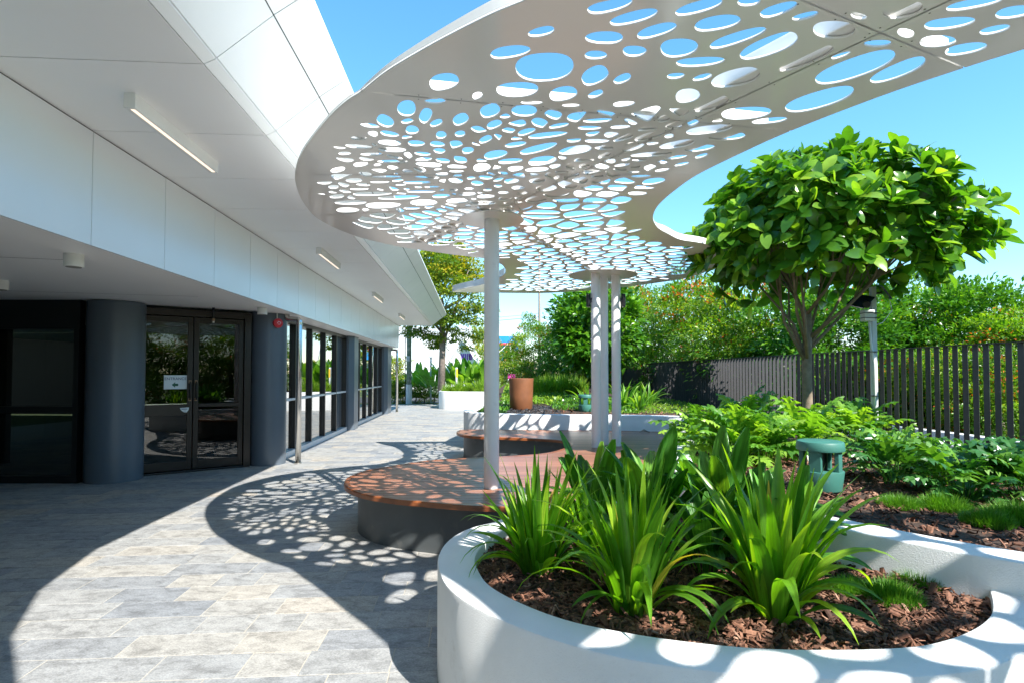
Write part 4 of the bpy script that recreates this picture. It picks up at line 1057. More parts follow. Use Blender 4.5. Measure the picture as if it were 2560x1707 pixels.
# tufts of fine grass
def tuft_mesh(n, rad, h, seed, mat, wd=.0016, lean=.8):
    r = random.Random(seed); V, Fc, Tn = [], [], []
    for _ in range(n):
        a = r.uniform(0, 6.283); q = rad * math.sqrt(r.random()); x, y = q * math.cos(a), q * math.sin(a)
        L = h * r.uniform(.6, 1.15) * (1.1 - .6 * (q / rad) ** 2); th = lean * (q / rad) + r.gauss(0, .25); az = a + r.gauss(0, .5); b0 = len(V)
        d1 = Vector((math.sin(th * .5) * math.cos(az), math.sin(th * .5) * math.sin(az), math.cos(th * .5))); d2 = Vector((math.sin(th * 1.4) * math.cos(az), math.sin(th * 1.4) * math.sin(az), math.cos(th * 1.4)))
        s = Vector((-math.sin(az + r.gauss(0, .8)), math.cos(az), 0)) * wd; p0 = Vector((x, y, 0)); p1 = p0 + d1 * L * .55; p2 = p1 + d2 * L * .45
        V += [tuple(v) for v in (p0 - s, p0 + s, p1 + s * .8, p1 - s * .8, p2)]; Tn += [min(1, max(0, r.gauss(.5, .25)))] * 5
        Fc += [(b0, b0 + 1, b0 + 2, b0 + 3), (b0 + 3, b0 + 2, b0 + 4)]
    me = bpy.data.meshes.new('blades'); me.from_pydata(V, [], Fc); me.materials.append(mat); add_tint(me, Tn); me.update(); return me
TM = [tuft_mesh(1500, .11, .085, 5, M['grass']), tuft_mesh(1500, .12, .08, 6, M['grass'])]
def tuft(loc, s, k, label, group, mesh=None, name='grass_tuft'):
    T = thing(name, label, 'grass', loc, group); o = link('blades', mesh or TM[k % 2], T); o.rotation_euler = (0, 0, k * 1.3); o.scale = (s, s, s); o['kind'] = 'stuff'; return T
for i, (u, v, s, lab) in enumerate(((2225, 1500, 1.15, 'fluffy green grass tuft nearest the wall corner in the near planter'), (2300, 1455, .95, 'bright grass tuft against the white bed wall'), (2130, 1480, .9, 'grass tuft just right of the wide-leaved clump'))):
    tuft(px(u, v, .487), s, i, lab, 'grass tufts in the near planter')
for i, (u, v, s, lab) in enumerate(((2470, 1310, 1.2, 'grass tuft behind the bed wall rim at far right'), (2550, 1300, 1.5, 'dark grass tuft at the right picture edge in the bed'), (2360, 1270, 1.3, 'shaded grass tuft in the mulch of the right bed'), (2250, 1265, 1.1, 'shaded grass tuft below the dark shrub in the bed'), (1725, 1160, 1.2, 'green tuft at the foot of the bed beside the bench'), (1790, 1200, 1.1, 'low green tuft near the bed wall behind the pleated leaves'))):
    tuft(px(u, v, .607), s, i, lab, 'grass tufts in the raised bed')

# ------------------------------------------------------------------ foreground tree
def leaf_mesh_obovate(L, W, curl, fold, mat, nm='leaf'):
    n = 6; P = []; x = z = 0
    for i in range(n + 1):
        s = i / n; P.append((L * s, 0, -curl * L * s * s))
    prof = [.08, .36, .66, .9, 1.0, .82, .22]
    return ribbon(P, [W * q for q in prof], [(-1, .28), (0, 0), (1, .28)], fold, mat, nm)
TLV = [leaf_mesh_obovate(.205, .056, .25, .9, M['treeleaf']), leaf_mesh_obovate(.22, .060, .5, .7, M['treeleaf']), leaf_mesh_obovate(.185, .053, -.1, 1.1, M['treeleaf']), leaf_mesh_obovate(.21, .057, .8, .6, M['treeleaf'])]
def mesh_arrays(me):
    v = np.empty(len(me.vertices) * 3, np.float32); me.vertices.foreach_get('co', v); return v.reshape(-1, 3), [tuple(p.vertices) for p in me.polygons]
def big_leaf_tree(name, label, base, trunk_h, fork_z, cc, cr, nros, nparts, seed, lean=(0, 0), leaf_s=1.0, top_cut=None, trunk_r=.055, bark='bark', group=None, below=.55):
    r = random.Random(seed); T = thing(name, label, 'tree', base, group); base = Vector(base); cc = Vector(cc)
    # trunk and limbs
    f = base + Vector((lean[0], lean[1], fork_z - base.z)); TV, TF = [], []
    def addt(pts, rad, n=8):
        V, Fc = tube_geo(pts, rad, n); b0 = len(TV); TV.extend(V); TF.extend([tuple(i + b0 for i in q) for q in Fc])
    addt([base + Vector((0, 0, -.1)), base + Vector((lean[0] * .3 + .015, 0, (f.z - base.z) * .35)), base + (f - base) * .7, f, f + Vector((.02, 0, .35))], [trunk_r * 1.25, trunk_r * 1.05, trunk_r, trunk_r * .95, trunk_r * .6], 14)
    mobj('trunk', TV, TF, M[bark], T, smooth=True); 
    tips = []
    nl = 13
    for k in range(nl):
        a = k * 2.4 + r.uniform(-.3, .3); q = .35 + .6 * ((k + .5) / nl) ** .6
        end = cc + Vector((cr[0] * q * .75 * math.cos(a), cr[1] * q * .75 * math.sin(a), cr[2] * (.1 - .35 * q)))
        st = f + Vector((0, 0, r.uniform(-.35, .3))); m1 = st + (end - st) * .4 + Vector((r.gauss(0, .06), r.gauss(0, .06), -.04)); 
        TV, TF = [], []
        addt([st, m1, end], [trunk_r * .42, trunk_r * .3, trunk_r * .16], 7)
        for j in range(5):
            e2 = end + Vector((r.gauss(0, .2) * cr[0] * .4, r.gauss(0, .2) * cr[1] * .4, r.uniform(.1, .55) * cr[2] * .6)); s2 = m1 + (end - m1) * r.uniform(.2, 1)
            addt([s2, (s2 + e2) / 2 + Vector((r.gauss(0, .05), r.gauss(0, .05), .0)), e2], [trunk_r * .18, trunk_r * .13, trunk_r * .07], 5); tips.append(e2)
        mobj('branch', TV, TF, M[bark], T, smooth=True)
    # rosettes of leaves through the crown
    leaves = []
    for k in range(nros):
        for _ in range(60):
            d = Vector((r.gauss(0, 1), r.gauss(0, 1), r.gauss(.35, .8))).normalized(); q = r.uniform(.55, 1.0) ** .5 if r.random() < .78 else r.uniform(.3, .8)
            if d.z < -below or (d.z < -.05 and math.hypot(d.x, d.y) * q < .62): continue
            lump = 1 + .06 * math.sin(3.1 * math.atan2(d.y, d.x) + seed) * (1 - abs(d.z)) + .06 * math.sin(7 * d.x + 5 * d.z + seed)
            p = cc + Vector((d.x * cr[0], d.y * cr[1], d.z * cr[2] * (1 if d.z > 0 else .85))) * q * lump
            if q > .8 and math.sin(5.3 * d.x + 4.1 * d.z + 1.3 * seed) * math.cos(4.7 * d.y - 3.3 * d.z) > .42 and r.random() < .8: continue
            if top_cut and not top_cut(p): continue
            break
        ax = (d * .75 + Vector((0, 0, .55)) + Vector((r.gauss(0, .2), r.gauss(0, .2), 0))).normalized(); q4 = ax.to_track_quat('Z', 'Y')
        nlv = r.randint(6, 9)
        for j in range(nlv):
            az = j * 2.4 + r.uniform(-.3, .3); el = R(r.uniform(2, 46)) * (.6 + .7 * j / nlv)
            E = Euler((r.gauss(0, .35), -(math.pi / 2 - el) if False else -el, az), 'XYZ')
            Mx = Matrix.Translation(p - ax * .0) @ q4.to_matrix().to_4x4() @ Matrix.Rotation(az, 4, 'Z') @ Matrix.Rotation(-R(75) + el, 4, 'Y') @ Matrix.Rotation(r.gauss(0, .35), 4, 'X') @ Matrix.Scale(r.uniform(.7, 1.15) * leaf_s, 4)
            leaves.append((Mx, r.randrange(4), q))
    # nearest leaves become parts, the rest one mass
    def key(Lf): p = Lf[0].translation; return p.y - .35 * abs(p.z - cc.z) - 1.2 * Lf[2]
    leaves.sort(key=key)
    base_inv = Matrix.Translation(-base)
    step = max(1, int(len(leaves) * .42 / max(1, nparts))); chosen = set(range(0, len(leaves), step)); chosen = set(sorted(chosen)[:nparts])
    AV, AF, AT = [], [], []; ar = [mesh_arrays(m_) for m_ in TLV]; b0 = 0
    for i, (Mx, v, q) in enumerate(leaves):
        if i in chosen:
            o = link('leaf', TLV[v], T); o.matrix_local = base_inv @ Mx
        else:
            co, fc = ar[v]; m3 = np.array(Mx)[:3, :3]; tr = np.array(Mx)[:3, 3] - np.array(base); AV.append(co @ m3.T + tr); AF += [tuple(k_ + b0 for k_ in f_) for f_ in fc]; b0 += len(co); AT += [min(1, max(0, r.gauss(.45, .27)))] * len(co)
    me = bpy.data.meshes.new('foliage'); me.from_pydata(np.concatenate(AV).tolist(), [], AF); me.materials.append(M['treeleaf_a']); me.polygons.foreach_set('use_smooth', [True] * len(me.polygons)); add_tint(me, AT); me.update()
    o = link('foliage', me, T); o['kind'] = 'stuff'
    return T
tb = pxd(2015, 1080, 6.75)
cA = pxd(2062, 604, 6.75)
big_leaf_tree('large_leaved_tree', 'round-headed tree with large glossy leaves in front of the fence', (tb.x, tb.y, .6), 0, 1.9, cA, (1.56, 1.4, .97), 780, 300, 9, lean=(.03, 0), leaf_s=.97, below=.8)

# ------------------------------------------------------------------ fine-leaved crowns
def crown_mesh(rx, ry, rz, ncl, per, L, W, seed, mat, clr=.30, shell=.62, droop=.35, flat=0.0, bottom=1.0):
    g = np.random.default_rng(seed)
    d = g.normal(size=(ncl, 3)); d /= np.linalg.norm(d, axis=1)[:, None]
    rad = shell + (1 - shell) * g.random(ncl) ** .6; rad[g.random(ncl) < .2] *= .6
    lump = 1 + .16 * np.sin(4 * d[:, 0] + seed) * np.cos(3 * d[:, 2] + 2 * d[:, 1])
    C = d * rad[:, None] * lump[:, None] * np.array([rx, ry, rz]); C[:, 2] = np.where(C[:, 2] < 0, C[:, 2] * bottom, C[:, 2])
    cr_ = clr * min(rx, ry, rz * 1.2) * g.uniform(.65, 1.25, ncl)
    ci = np.repeat(np.arange(ncl), per); n = len(ci)
    e = g.normal(size=(n, 3)); e /= np.linalg.norm(e, axis=1)[:, None]; e[:, 2] = np.where(e[:, 2] < -.2, -e[:, 2] * .6, e[:, 2])
    P = C[ci] + e * (cr_[ci] * g.random(n) ** .4)[:, None] * np.array([1, 1, .75])
    out = e * .8 + d[ci] * .6 + g.normal(size=(n, 3)) * .45; out[:, 2] -= droop; out /= np.linalg.norm(out, axis=1)[:, None]
    up = np.array([0, 0, 1.]) + e * .6 + g.normal(size=(n, 3)) * .4
    side = np.cross(out, up); side /= np.linalg.norm(side, axis=1)[:, None] + 1e-9; nr = np.cross(side, out)
    l = (L * g.uniform(.6, 1.25, n))[:, None]; ww = (W * g.uniform(.7, 1.2, n))[:, None]
    V = np.empty((n, 6, 3), np.float32)
    V[:, 0] = P; V[:, 1] = P + out * l * .45 + side * ww + nr * ww * .35; V[:, 2] = P + out * l - nr * l * .12
    V[:, 3] = P + out * l * .45 - side * ww + nr * ww * .35; V[:, 4] = P + out * l * .5; V[:, 5] = P + out * l * .98 - nr * l * .11
    V = V[:, :5]
    idx = np.arange(n)[:, None] * 5
    F_ = np.concatenate([idx + np.array([[0, 4, 1]]), idx + np.array([[1, 4, 2]]), idx + np.array([[0, 3, 4]]), idx + np.array([[3, 2, 4]])], axis=1).reshape(-1, 3)
    me = bpy.data.meshes.new('crown'); nv = n * 5; nf = len(F_)
    me.vertices.add(nv); me.vertices.foreach_set('co', V.reshape(-1)); me.loops.add(nf * 3); me.loops.foreach_set('vertex_index', F_.reshape(-1).astype(np.int32))
    me.polygons.add(nf); me.polygons.foreach_set('loop_start', np.arange(0, nf * 3, 3, dtype=np.int32)); me.polygons.foreach_set('loop_total', np.full(nf, 3, np.int32))
    me.update(calc_edges=True); me.materials.append(mat)
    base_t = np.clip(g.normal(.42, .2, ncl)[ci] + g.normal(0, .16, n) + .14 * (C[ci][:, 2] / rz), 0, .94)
    red = (g.random(n) < .012) | ((g.random(ncl) < .13)[ci] & (g.random(n) < .34)); base_t[red] = g.uniform(.955, 1, red.sum())
    add_tint(me, np.repeat(base_t, 5)); return me
def tree_obj(name, label, base, h, mesh, zc, s, rot, group, bark='bark_grey', tr=.09, limbs=True, cat='tree'):
    T = thing(name, label, cat, base, group); b = Vector(base); r = random.Random(int(rot * 100))
    TV, TF = [], []
    def addt(pts, rad, n=8):
        V, Fc = tube_geo(pts, rad, n); b0 = len(TV); TV.extend(V); TF.extend([tuple(i + b0 for i in q) for q in Fc])
    c = b + Vector((0, 0, zc)); addt([b + Vector((0, 0, -.05)), b + (c - b) * .5 + Vector((.06, 0, 0)), c], [tr * 1.2, tr, tr * .6])
    if limbs:
        for k in range(7):
            a = k * 2.4; st = b + (c - b) * r.uniform(.45, .9); e = c + Vector((math.cos(a) * s[0] * .6, math.sin(a) * s[1] * .6, r.uniform(-.1, .6) * s[2])); addt([st, (st + e) / 2 + Vector((0, 0, -.08)), e], [tr * .5, tr * .35, tr * .12], 6)
    mobj('trunk', TV, TF, M[bark], T, smooth=True)
    o = link('crown', mesh, T); o.location = (0, 0, zc); o.rotation_euler = (0, 0, rot); o.scale = s
    return T
HM = [crown_mesh(1, 1, 1, 260, 95, .066, .0145, 50 + i, M['hedge'], clr=.24) for i in range(3)]
HM.append(crown_mesh(1, 1, 1, 230, 80, .075, .019, 58, M['darkleaf'], clr=.25))
g4 = 'bushy trees beyond the fence'
HT = [ # u, vtop, depth, half width px, label
 (1345, 800, 26, 75, 'bushy dark tree at the left end of the green screen, beside the far fence'),
 (1460, 735, 23, 110, 'bushy tree behind the post cluster'),
 (1600, 705, 21, 130, 'bushy tree right of the post cluster with yellow-green top'),
 (1740, 690, 17.5, 150, 'bushy tree with red tips left of the round-headed tree'),
 (1890, 690, 14.0, 170, 'bushy tree with red tips directly behind the tree trunk'),
 (2060, 705, 11.6, 175, 'bushy tree behind the solar lamp post'),
 (2240, 690, 13, 180, 'bushy tree rising highest right of the lamp post'),
 (2390, 700, 11.5, 170, 'bushy tree above the right half of the fence'),
 (2560, 745, 10.2, 200, 'bushy tree at the right picture edge beyond the fence')]
for i, (u, vt, dpt_, hw, lab) in enumerate(HT):
    top = pxd(u, vt, dpt_); rx = hw * dpt_ / 1400 * 1.12; rz = (top.z - .05) / 1.9
    tree_obj('bushy_tree', lab, (top.x, top.y, -.05), top.z, HM[3] if i in (1, 5, 7) else HM[i % 3], rz * .93, (rx, rx * .85, rz), i * 1.7, g4)
# lower infill bushes of the same screen seen between the fins
g5 = 'low bushes beyond the fence'
LB = ['low bush beyond the fence behind the right-most fins', 'low bush beyond the fence right of the lamp post', 'low bush beyond the fence at the lamp post foot', 'low bush beyond the fence right of the tree trunk', 'low bush beyond the fence left of the tree trunk']
for i, (u, d_) in enumerate(((2500, 8.9), (2360, 9.6), (2210, 10.6), (2090, 11.6), (1960, 13))):
    p_ = pxd(u, 1000, d_); tree_obj('low_bush', LB[i], (p_.x, p_.y, -.05), 1.8, HM[(i + 1) % 3], .95, (1.0, .8, 1.0), 3 + i, g5, limbs=False, cat='bush', tr=.04)
# trees outside the picture on the right, mirrored in the glass
g6 = 'trees mirrored in the entrance glass'
for i, (x, y, s) in enumerate(((8.5, 1.0, 2.0), (8.0, -2.6, 2.1), (6.0, -5.5, 2.0), (10.5, 4.6, 1.9))):
    tree_obj('bushy_tree', ['evergreen tree outside the frame mirrored highest in the entrance glass', 'evergreen tree outside the frame mirrored in the left door leaf', 'evergreen tree outside the frame mirrored in the right door leaf', 'evergreen tree outside the frame mirrored in the first window bay'][i], (x, y, -.05), 4, HM[i % 3], s * .95, (s, s, s), i * 2.1, g6)
# large-leaved dark tree in the middle bed
DM = crown_mesh(1, 1, 1, 200, 30, .17, .05, 77, M['darkleaf'], clr=.26, droop=.1)
pT = pxd(1500, 960, 15.5); tp = pxd(1500, 728, 15.5)
tree_obj('dark_leaf_tree', 'dense dark glossy tree behind the post cluster', (pT.x, pT.y, .6), 3, DM, 2.0, (1.25, 1.1, 1.25), .5, None, bark='bark')
# spreading yellow-green tree at the far planter
YM = crown_mesh(1, 1, 1, 190, 120, .062, .020, 91, M['yellowleaf'], clr=.24, shell=.5, droop=.3)
yb = pxd(1103, 978, 25.0)
YT = tree_obj('spreading_tree', 'spreading yellow-green street tree at the far end of the terrace', (yb.x, yb.y, .69), 6, YM, 4.15, (2.5, 2.3, 2.35), 1.1, None, tr=.14)
# plants of the far planter and street hedge
GV = [broad_variants(.9, .10, .5, [(4, 25, 1.4, 1.0), (10, 40, 1.5, 1.0), (18, 60, 1.6, 1.0), (28, 80, 1.6, .9)], M['philo'], 'paddle_leaf', m=3)][0]
g7 = 'tall paddle-leaved plants beyond the far planter'
for i, (u, d_, s, lab) in enumerate(((1085, 27.2, 1.0, 'tall paddle-leaved plant left of the spreading tree trunk'), (1130, 27.0, 1.15, 'tall paddle-leaved plant right of the spreading tree trunk'), (1160, 26.6, 1.25, 'tall paddle-leaved plant below the purple lettering'), (1190, 26.8, 1.2, 'tall paddle-leaved plant just left of the single post'), (1050, 28.6, 1.05, 'tall paddle-leaved plant behind the green power pole'), (1210, 26.3, 1.1, 'tall paddle-leaved plant hidden partly by the single post'))):
    p_ = pxd(u, 950, d_); plant('paddle_leaf_plant', lab, 'plant', (p_.x, p_.y, .5), GV, 26, .8 * s, 1.15 * s, 60 + i, g7, tilt=.12, base_r=.3)
LT = tuft_mesh(420, .32, .55, 8, M['lime'], wd=.012, lean=.7)
g8 = 'low lime grasses in the far planter'
for i, (u, d_, s, lab) in enumerate(((1120, 23.9, .75, 'low lime grass behind the far planter rim, nearest the tree'), (1148, 23.8, 1.0, 'lime strappy tuft in the far planter beside the yellow-banded post'), (1170, 23.8, .85, 'low lime grass in the middle of the far planter'), (1198, 23.6, 1.15, 'bright lime tuft in the far planter left of the single post'), (1262, 23.4, .8, 'low lime grass in the far planter right of the single post'))):
    p_ = pxd(u, 980, d_); tuft((p_.x, p_.y, .67), s, i, lab, g8, LT, 'lime_grass')
BM = crown_mesh(1, 1, 1, 70, 45, .12, .035, 33, M['yellowleaf'], clr=.34, shell=.4, droop=.0)
g9 = 'hedge bushes along the street'
for i, (u, d_, s, lab) in enumerate(((985, 29, .75, 'street hedge bush at the far downpipe'), (1005, 29.2, .7, 'street hedge bush left of the power pole'), (1038, 29, .7, 'street hedge bush right of the power pole'), (1060, 29.3, .72, 'street hedge bush at the sign post'), (1084, 29, .7, 'street hedge bush beside the far planter end'))):
    p_ = pxd(u, 1000, d_); tree_obj('hedge_bush', lab, (p_.x, p_.y, -.05), 1.2, BM, .6, (s * 1.1, s * .7, s * .95), i * 1.1, g9, limbs=False, cat='bush', tr=.03)
# bushes behind, closing the view between far things
g10 = 'background trees across the street'
for i, (u, vt, d_, hw, lab) in enumerate(((1232, 850, 40, 42, 'green tree beyond the white gabled building'), (1275, 868, 44, 30, 'olive tree below the blue and red billboard'), (985, 880, 38, 40, 'palm-like green bush left of the power pole'), (1320, 905, 38, 34, 'light green bush behind the far picket fence'), (1195, 800, 46, 30, 'tree behind the gable of the white building'))):
    top = pxd(u, vt, d_); rx = hw * d_ / 1400; rz = top.z / 1.9; tree_obj('background_tree', lab, (top.x, top.y, -.05), top.z, [BM, YM][i % 2], rz * .95, (rx, rx, rz), i * 2.0, g10)

# ground cover, iris, flowers in the middle bed
def cover(name, poly, zf, n, L, seed, mat, label, parent=None):
    g = random.Random(seed); V, Fc, Tn = [], [], []; xs_ = [p[0] for p in poly]; ys_ = [p[1] for p in poly]; c_ = 0
    while c_ < n:
        x, y = g.uniform(min(xs_), max(xs_)), g.uniform(min(ys_), max(ys_))
        if not inside((x, y), poly): continue
        c_ += 1; a = g.uniform(0, 6.28); el = g.uniform(.1, 1.2); l_ = L * g.uniform(.6, 1.2); z = zf(x, y) + g.random() * L * 1.0
        d = Vector((math.cos(a) * math.cos(el), math.sin(a) * math.cos(el), math.sin(el))); s = Vector((-math.sin(a), math.cos(a), 0)) * l_ * .3; p0 = Vector((x, y, z)); b0 = len(V)
        V += [tuple(p0), tuple(p0 + d * l_ * .5 + s), tuple(p0 + d * l_), tuple(p0 + d * l_ * .5 - s)]; Fc.append((b0, b0 + 1, b0 + 2, b0 + 3)); Tn += [min(1, max(0, g.gauss(.5, .25)))] * 4
    o = mobj(name, V, Fc, mat, parent); add_tint(o.data, Tn); setp(o, label, None, None, 'stuff'); return o
cover('ground_cover', [bw(3.3, 11.3)[:2], bw(5.3, 11.0)[:2], bw(5.3, 15)[:2], bw(3.0, 15)[:2], (2.2, 11.25)], zm, 5200, .05, 1, M['lime'], 'bright low ground cover in the bed right of the post cluster')
cover('ground_cover', [(.9, 12.2), (2.6, 11.4), (3.4, 15), (1.0, 16.5)], zm, 4200, .07, 2, M['darkleaf'], 'dark leafy ground cover between the pot and the post cluster')
cover('ground_cover', [(-.72, 11.4), (-.2, 11.0), (.1, 14), (-.5, 14.2)], zm, 1200, .06, 3, M['darkleaf'], 'small leafy ground cover at the left tip of the middle planter')
cover('ground_cover', [(-.3, 14.0), (1.0, 13.4), (1.6, 16), (1.4, 22), (-.2, 22)], zm, 5200, .09, 4, M['lime'], 'lime leafy ground cover rising behind the pot')
mulch_bed('bark_mulch', [(.6, 10.75), (3.2, 10.4), (3.2, 12.2), (1.0, 13)], zm, 1500, .02, .05, 8, label='bark mulch strip along the middle planter wall')
mulch_bed('black_pebbles', [(-.3, 11.1), (1.0, 10.75), (1.1, 13.2), (-.3, 13.6)], lambda x, y: zm(x, y) + .005, 1800, .02, .04, 9, mat=M['pebble'], label='glossy black pebbles around the foot of the pot')
for i, (u, v, s, lab) in enumerate(((1345, 985, 1.0, 'lime strappy tuft right of the pot'), (1380, 985, 1.05, 'lime strappy tuft below the red flowers'), (1412, 983, 1.05, 'lime strappy tuft between the pot and the posts'), (1440, 983, 1.0, 'lime strappy tuft left of the post cluster'), (1365, 975, 1.0, 'lime strappy tuft behind the pot'), (1400, 972, .95, 'lime strappy tuft farthest back by the flowers'))):
    p_ = pxd(u, v, 17 + .4 * i); tuft((p_.x, p_.y, zm(p_.x, p_.y)), s * 1.1, i, lab, 'lime strappy tufts behind the pot', LT, 'lime_grass')
IV = strap_variants(.8, .035, M['philo'], 'iris_leaf', [(6, 40, 1.5, 1), (14, 80, 1.7, 1), (24, 110, 1.6, .95), (34, 130, 1.5, .85)], 6)
for i, (u, v, d_, s, lab) in enumerate(((1560, 995, 12.6, 1.0, 'arching strap plant right of the post cluster'), (1600, 1010, 12.2, .8, 'lower strap plant against the dark fence'), (1466, 985, 13.5, .8, 'strap plant just left of the post cluster'), (1625, 1000, 13.4, .75, 'strap plant deepest in the fence shade'))):
    p_ = pxd(u, v, d_); plant('arching_strap_plant', lab, 'plant', (p_.x, p_.y, zm(p_.x, p_.y)), IV, 26, .7 * s, 1.1 * s, 80 + i, 'arching strap plants by the fence', tilt=.1, base_r=.08)
def flower(u, v, mat, lab):
    p_ = pxd(u, v, 19.5); Fl = thing('flower_head', lab, 'flower', (p_.x, p_.y, zm(p_.x, p_.y)), 'flowers behind the pot'); g = random.Random(u)
    V, Fc = [], []
    for k in range(16):
        a = k * 2.4; el = -1 + 2 * (k + .5) / 16; d = Vector((math.cos(a) * math.sqrt(1 - el * el), math.sin(a) * math.sqrt(1 - el * el), el)); q = p_ + d * .02; t1 = d.orthogonal().normalized(); b0 = len(V)
        V += [q, q + d * .06 + t1 * .04, q + d * .1, q + d * .06 - t1 * .04]; Fc.append((b0, b0 + 1, b0 + 2, b0 + 3))
    mobj('petals', V, Fc, mat, Fl); tube('stem', [(p_.x, p_.y, zm(p_.x, p_.y)), p_], .008, M['lime'], Fl, n=5)
flower(1381, 958, M['redsign'], 'red flower nearest the pot'); flower(1406, 958, M['redsign'], 'red flower nearer the post cluster'); flower(1394, 955, M['plastic'], 'white flower between the two red ones')

# ------------------------------------------------------------------ pot, speakers, lamp post
pp = Vector((pxd(1303, 1000, 12.6).x, 12.6, 0)); pz = zm(pp.x, pp.y)
PT = thing('rust_pot', 'tall tapered rust-coloured pot on black pebbles', 'pot', (pp.x, pp.y, pz))
prof = [(.235, 0), (.25, .02), (.262, .3), (.272, .6), (.28, .685), (.278, .70), (.255, .70), (.25, .68), (.24, .45)]
V, Fc = [], []; N = 56
for (r_, z_) in prof:
    for k in range(N): V.append((pp.x + r_ * math.cos(6.28319 * k / N), pp.y + r_ * math.sin(6.28319 * k / N), pz + z_))
for i in range(len(prof) - 1):
    for k in range(N): Fc.append((i * N + k, i * N + (k + 1) % N, (i + 1) * N + (k + 1) % N, (i + 1) * N + k))
Fc.append(tuple(range(N - 1, -1, -1))); m_ = (len(prof) - 1) * N; Fc.append(tuple(range(m_, m_ + N)))
o = mobj('pot_body', V, Fc, M['terracotta'], PT, smooth=True); o.data.set_sharp_from_angle(angle=R(40))
def speaker(loc, s, lab, yaw=0):
    L = thing('garden_speaker', lab, 'speaker', loc); c = Vector(loc)
    cyl('base_bowl', c + Vector((0, 0, .02 * s)), .145 * s, .15 * s, M['teal'], L, n=48, r2=.165 * s, bevel=.006 * s)
    cyl('foot', c + Vector((0, 0, -.03)), .11 * s, .06 * s + .03, M['teal'], L, n=40)
    cyl('core', c + Vector((0, 0, .17 * s)), .05 * s, .15 * s, M['black'], L, n=24)
    for k in range(4):
        a = k * math.pi / 2 + .5 + yaw; p_ = c + Vector((math.cos(a) * .125 * s, math.sin(a) * .125 * s, .245 * s))
        box('pillar', p_, (.035 * s, .09 * s, .155 * s), M['teal'], L, rz=a, bevel=.006 * s)
    cyl('cap', c + Vector((0, 0, .32 * s)), .172 * s, .075 * s, M['teal'], L, n=56, r2=.165 * s, bevel=.014 * s)
sp_ = px(2052, 1228, .6); speaker((sp_.x, sp_.y, .6), .98, 'teal green garden speaker among the shrubs of the right bed', .3)
sp_ = px(1464, 1028, .62); sp_.y = 12.0; sp_.x = (1464 - 1280) / 1400 * 12.0; speaker((sp_.x, 12.0, zm(sp_.x, 12.0)), .95, 'teal green garden speaker left of the post cluster in the middle planter', .9)
tube('red_cable', [px(2020, 1215, .61), px(2035, 1222, .625), px(2050, 1232, .61)], .006, M['redsign'], None, n=6); bpy.data.objects['red_cable']['label'] = 'short red cable beside the teal speaker in the right bed'; bpy.data.objects['red_cable']['category'] = 'cable'
lp = pxd(2188, 1080, 7.05); LPt = thing('solar_lamp_post', 'grey square post with white box and solar panels in front of the fence', 'lamp post', (lp.x, lp.y, .6))
ztop = pxd(2180, 718, 7.05).z
box('post', (lp.x, lp.y, (.55 + ztop) / 2), (.058, .058, ztop - .55), M['greysteel'], LPt, bevel=.004)
zb = pxd(2180, 790, 7.05).z; box('control_box', (lp.x - .085, lp.y - .02, zb), (.13, .1, .14), M['plastic'], LPt, bevel=.008)
tube('conduit', [(lp.x - .07, lp.y - .03, zb - .07), (lp.x - .055, lp.y - .035, zb - .35), (lp.x - .02, lp.y - .04, zb - .6), (lp.x - .018, lp.y - .04, .6)], .014, M['plastic'], LPt, n=8)
for zz in (zb + .03, zb - .03, zb - .45, zb - 1.0): box('strap', (lp.x - .02 * (1 if zz < zb - .1 else 3), lp.y - .022, zz), (.08 if zz < zb - .1 else .2, .085 if zz < zb - .1 else .115, .008), M['black'], LPt)
for (dx, tilt, dz) in ((-.16, .75, -.06), (.14, -.95, .06)):
    bm = box_bm((0, 0, 0), (.2, .26, .018)); bmesh.ops.rotate(bm, cent=(0, 0, 0), matrix=Matrix.Rotation(-tilt, 3, 'Y') @ Matrix.Rotation(.4, 3, 'X'), verts=bm.verts); bmesh.ops.translate(bm, vec=(lp.x + dx, lp.y, ztop - .12 + dz), verts=bm.verts); bmobj('solar_panel', bm, M['solar'], LPt)
    tube('bracket', [(lp.x, lp.y, ztop - .15 + dz), (lp.x + dx * .8, lp.y, ztop - .13 + dz)], .012, M['black'], LPt, n=6)
disc_at('camera_body', Vector((lp.x - .12, lp.y - .05, ztop - .22)), Vector((-.5, -1, -.3)).normalized(), .04, .1, M['black'], LPt)
tube('cable', [(lp.x + .2, lp.y, ztop - .1), (lp.x + .24, lp.y, ztop - .3), (lp.x + .12, lp.y, ztop - .45), (lp.x + .03, lp.y, ztop - .48)], .006, M['plastic'], LPt, n=5)
# a dry leaf on the bench
dl = px(1588, 1070, .455); dl = Vector((dl.x, min(dl.y, 9.9), .455)); V = [dl + Vector(q) for q in ((-.1, 0, 0), (-.03, -.03, .03), (.09, -.01, .02), (.1, .02, .0), (0, .03, .06), (-.05, .03, .03))]
o = mobj('dry_leaf', V, [(0, 1, 4, 5), (1, 2, 3, 4)], M['bark'], None, org=dl); setp(o, 'curled dry brown leaf lying on the far part of the bench', 'leaf')

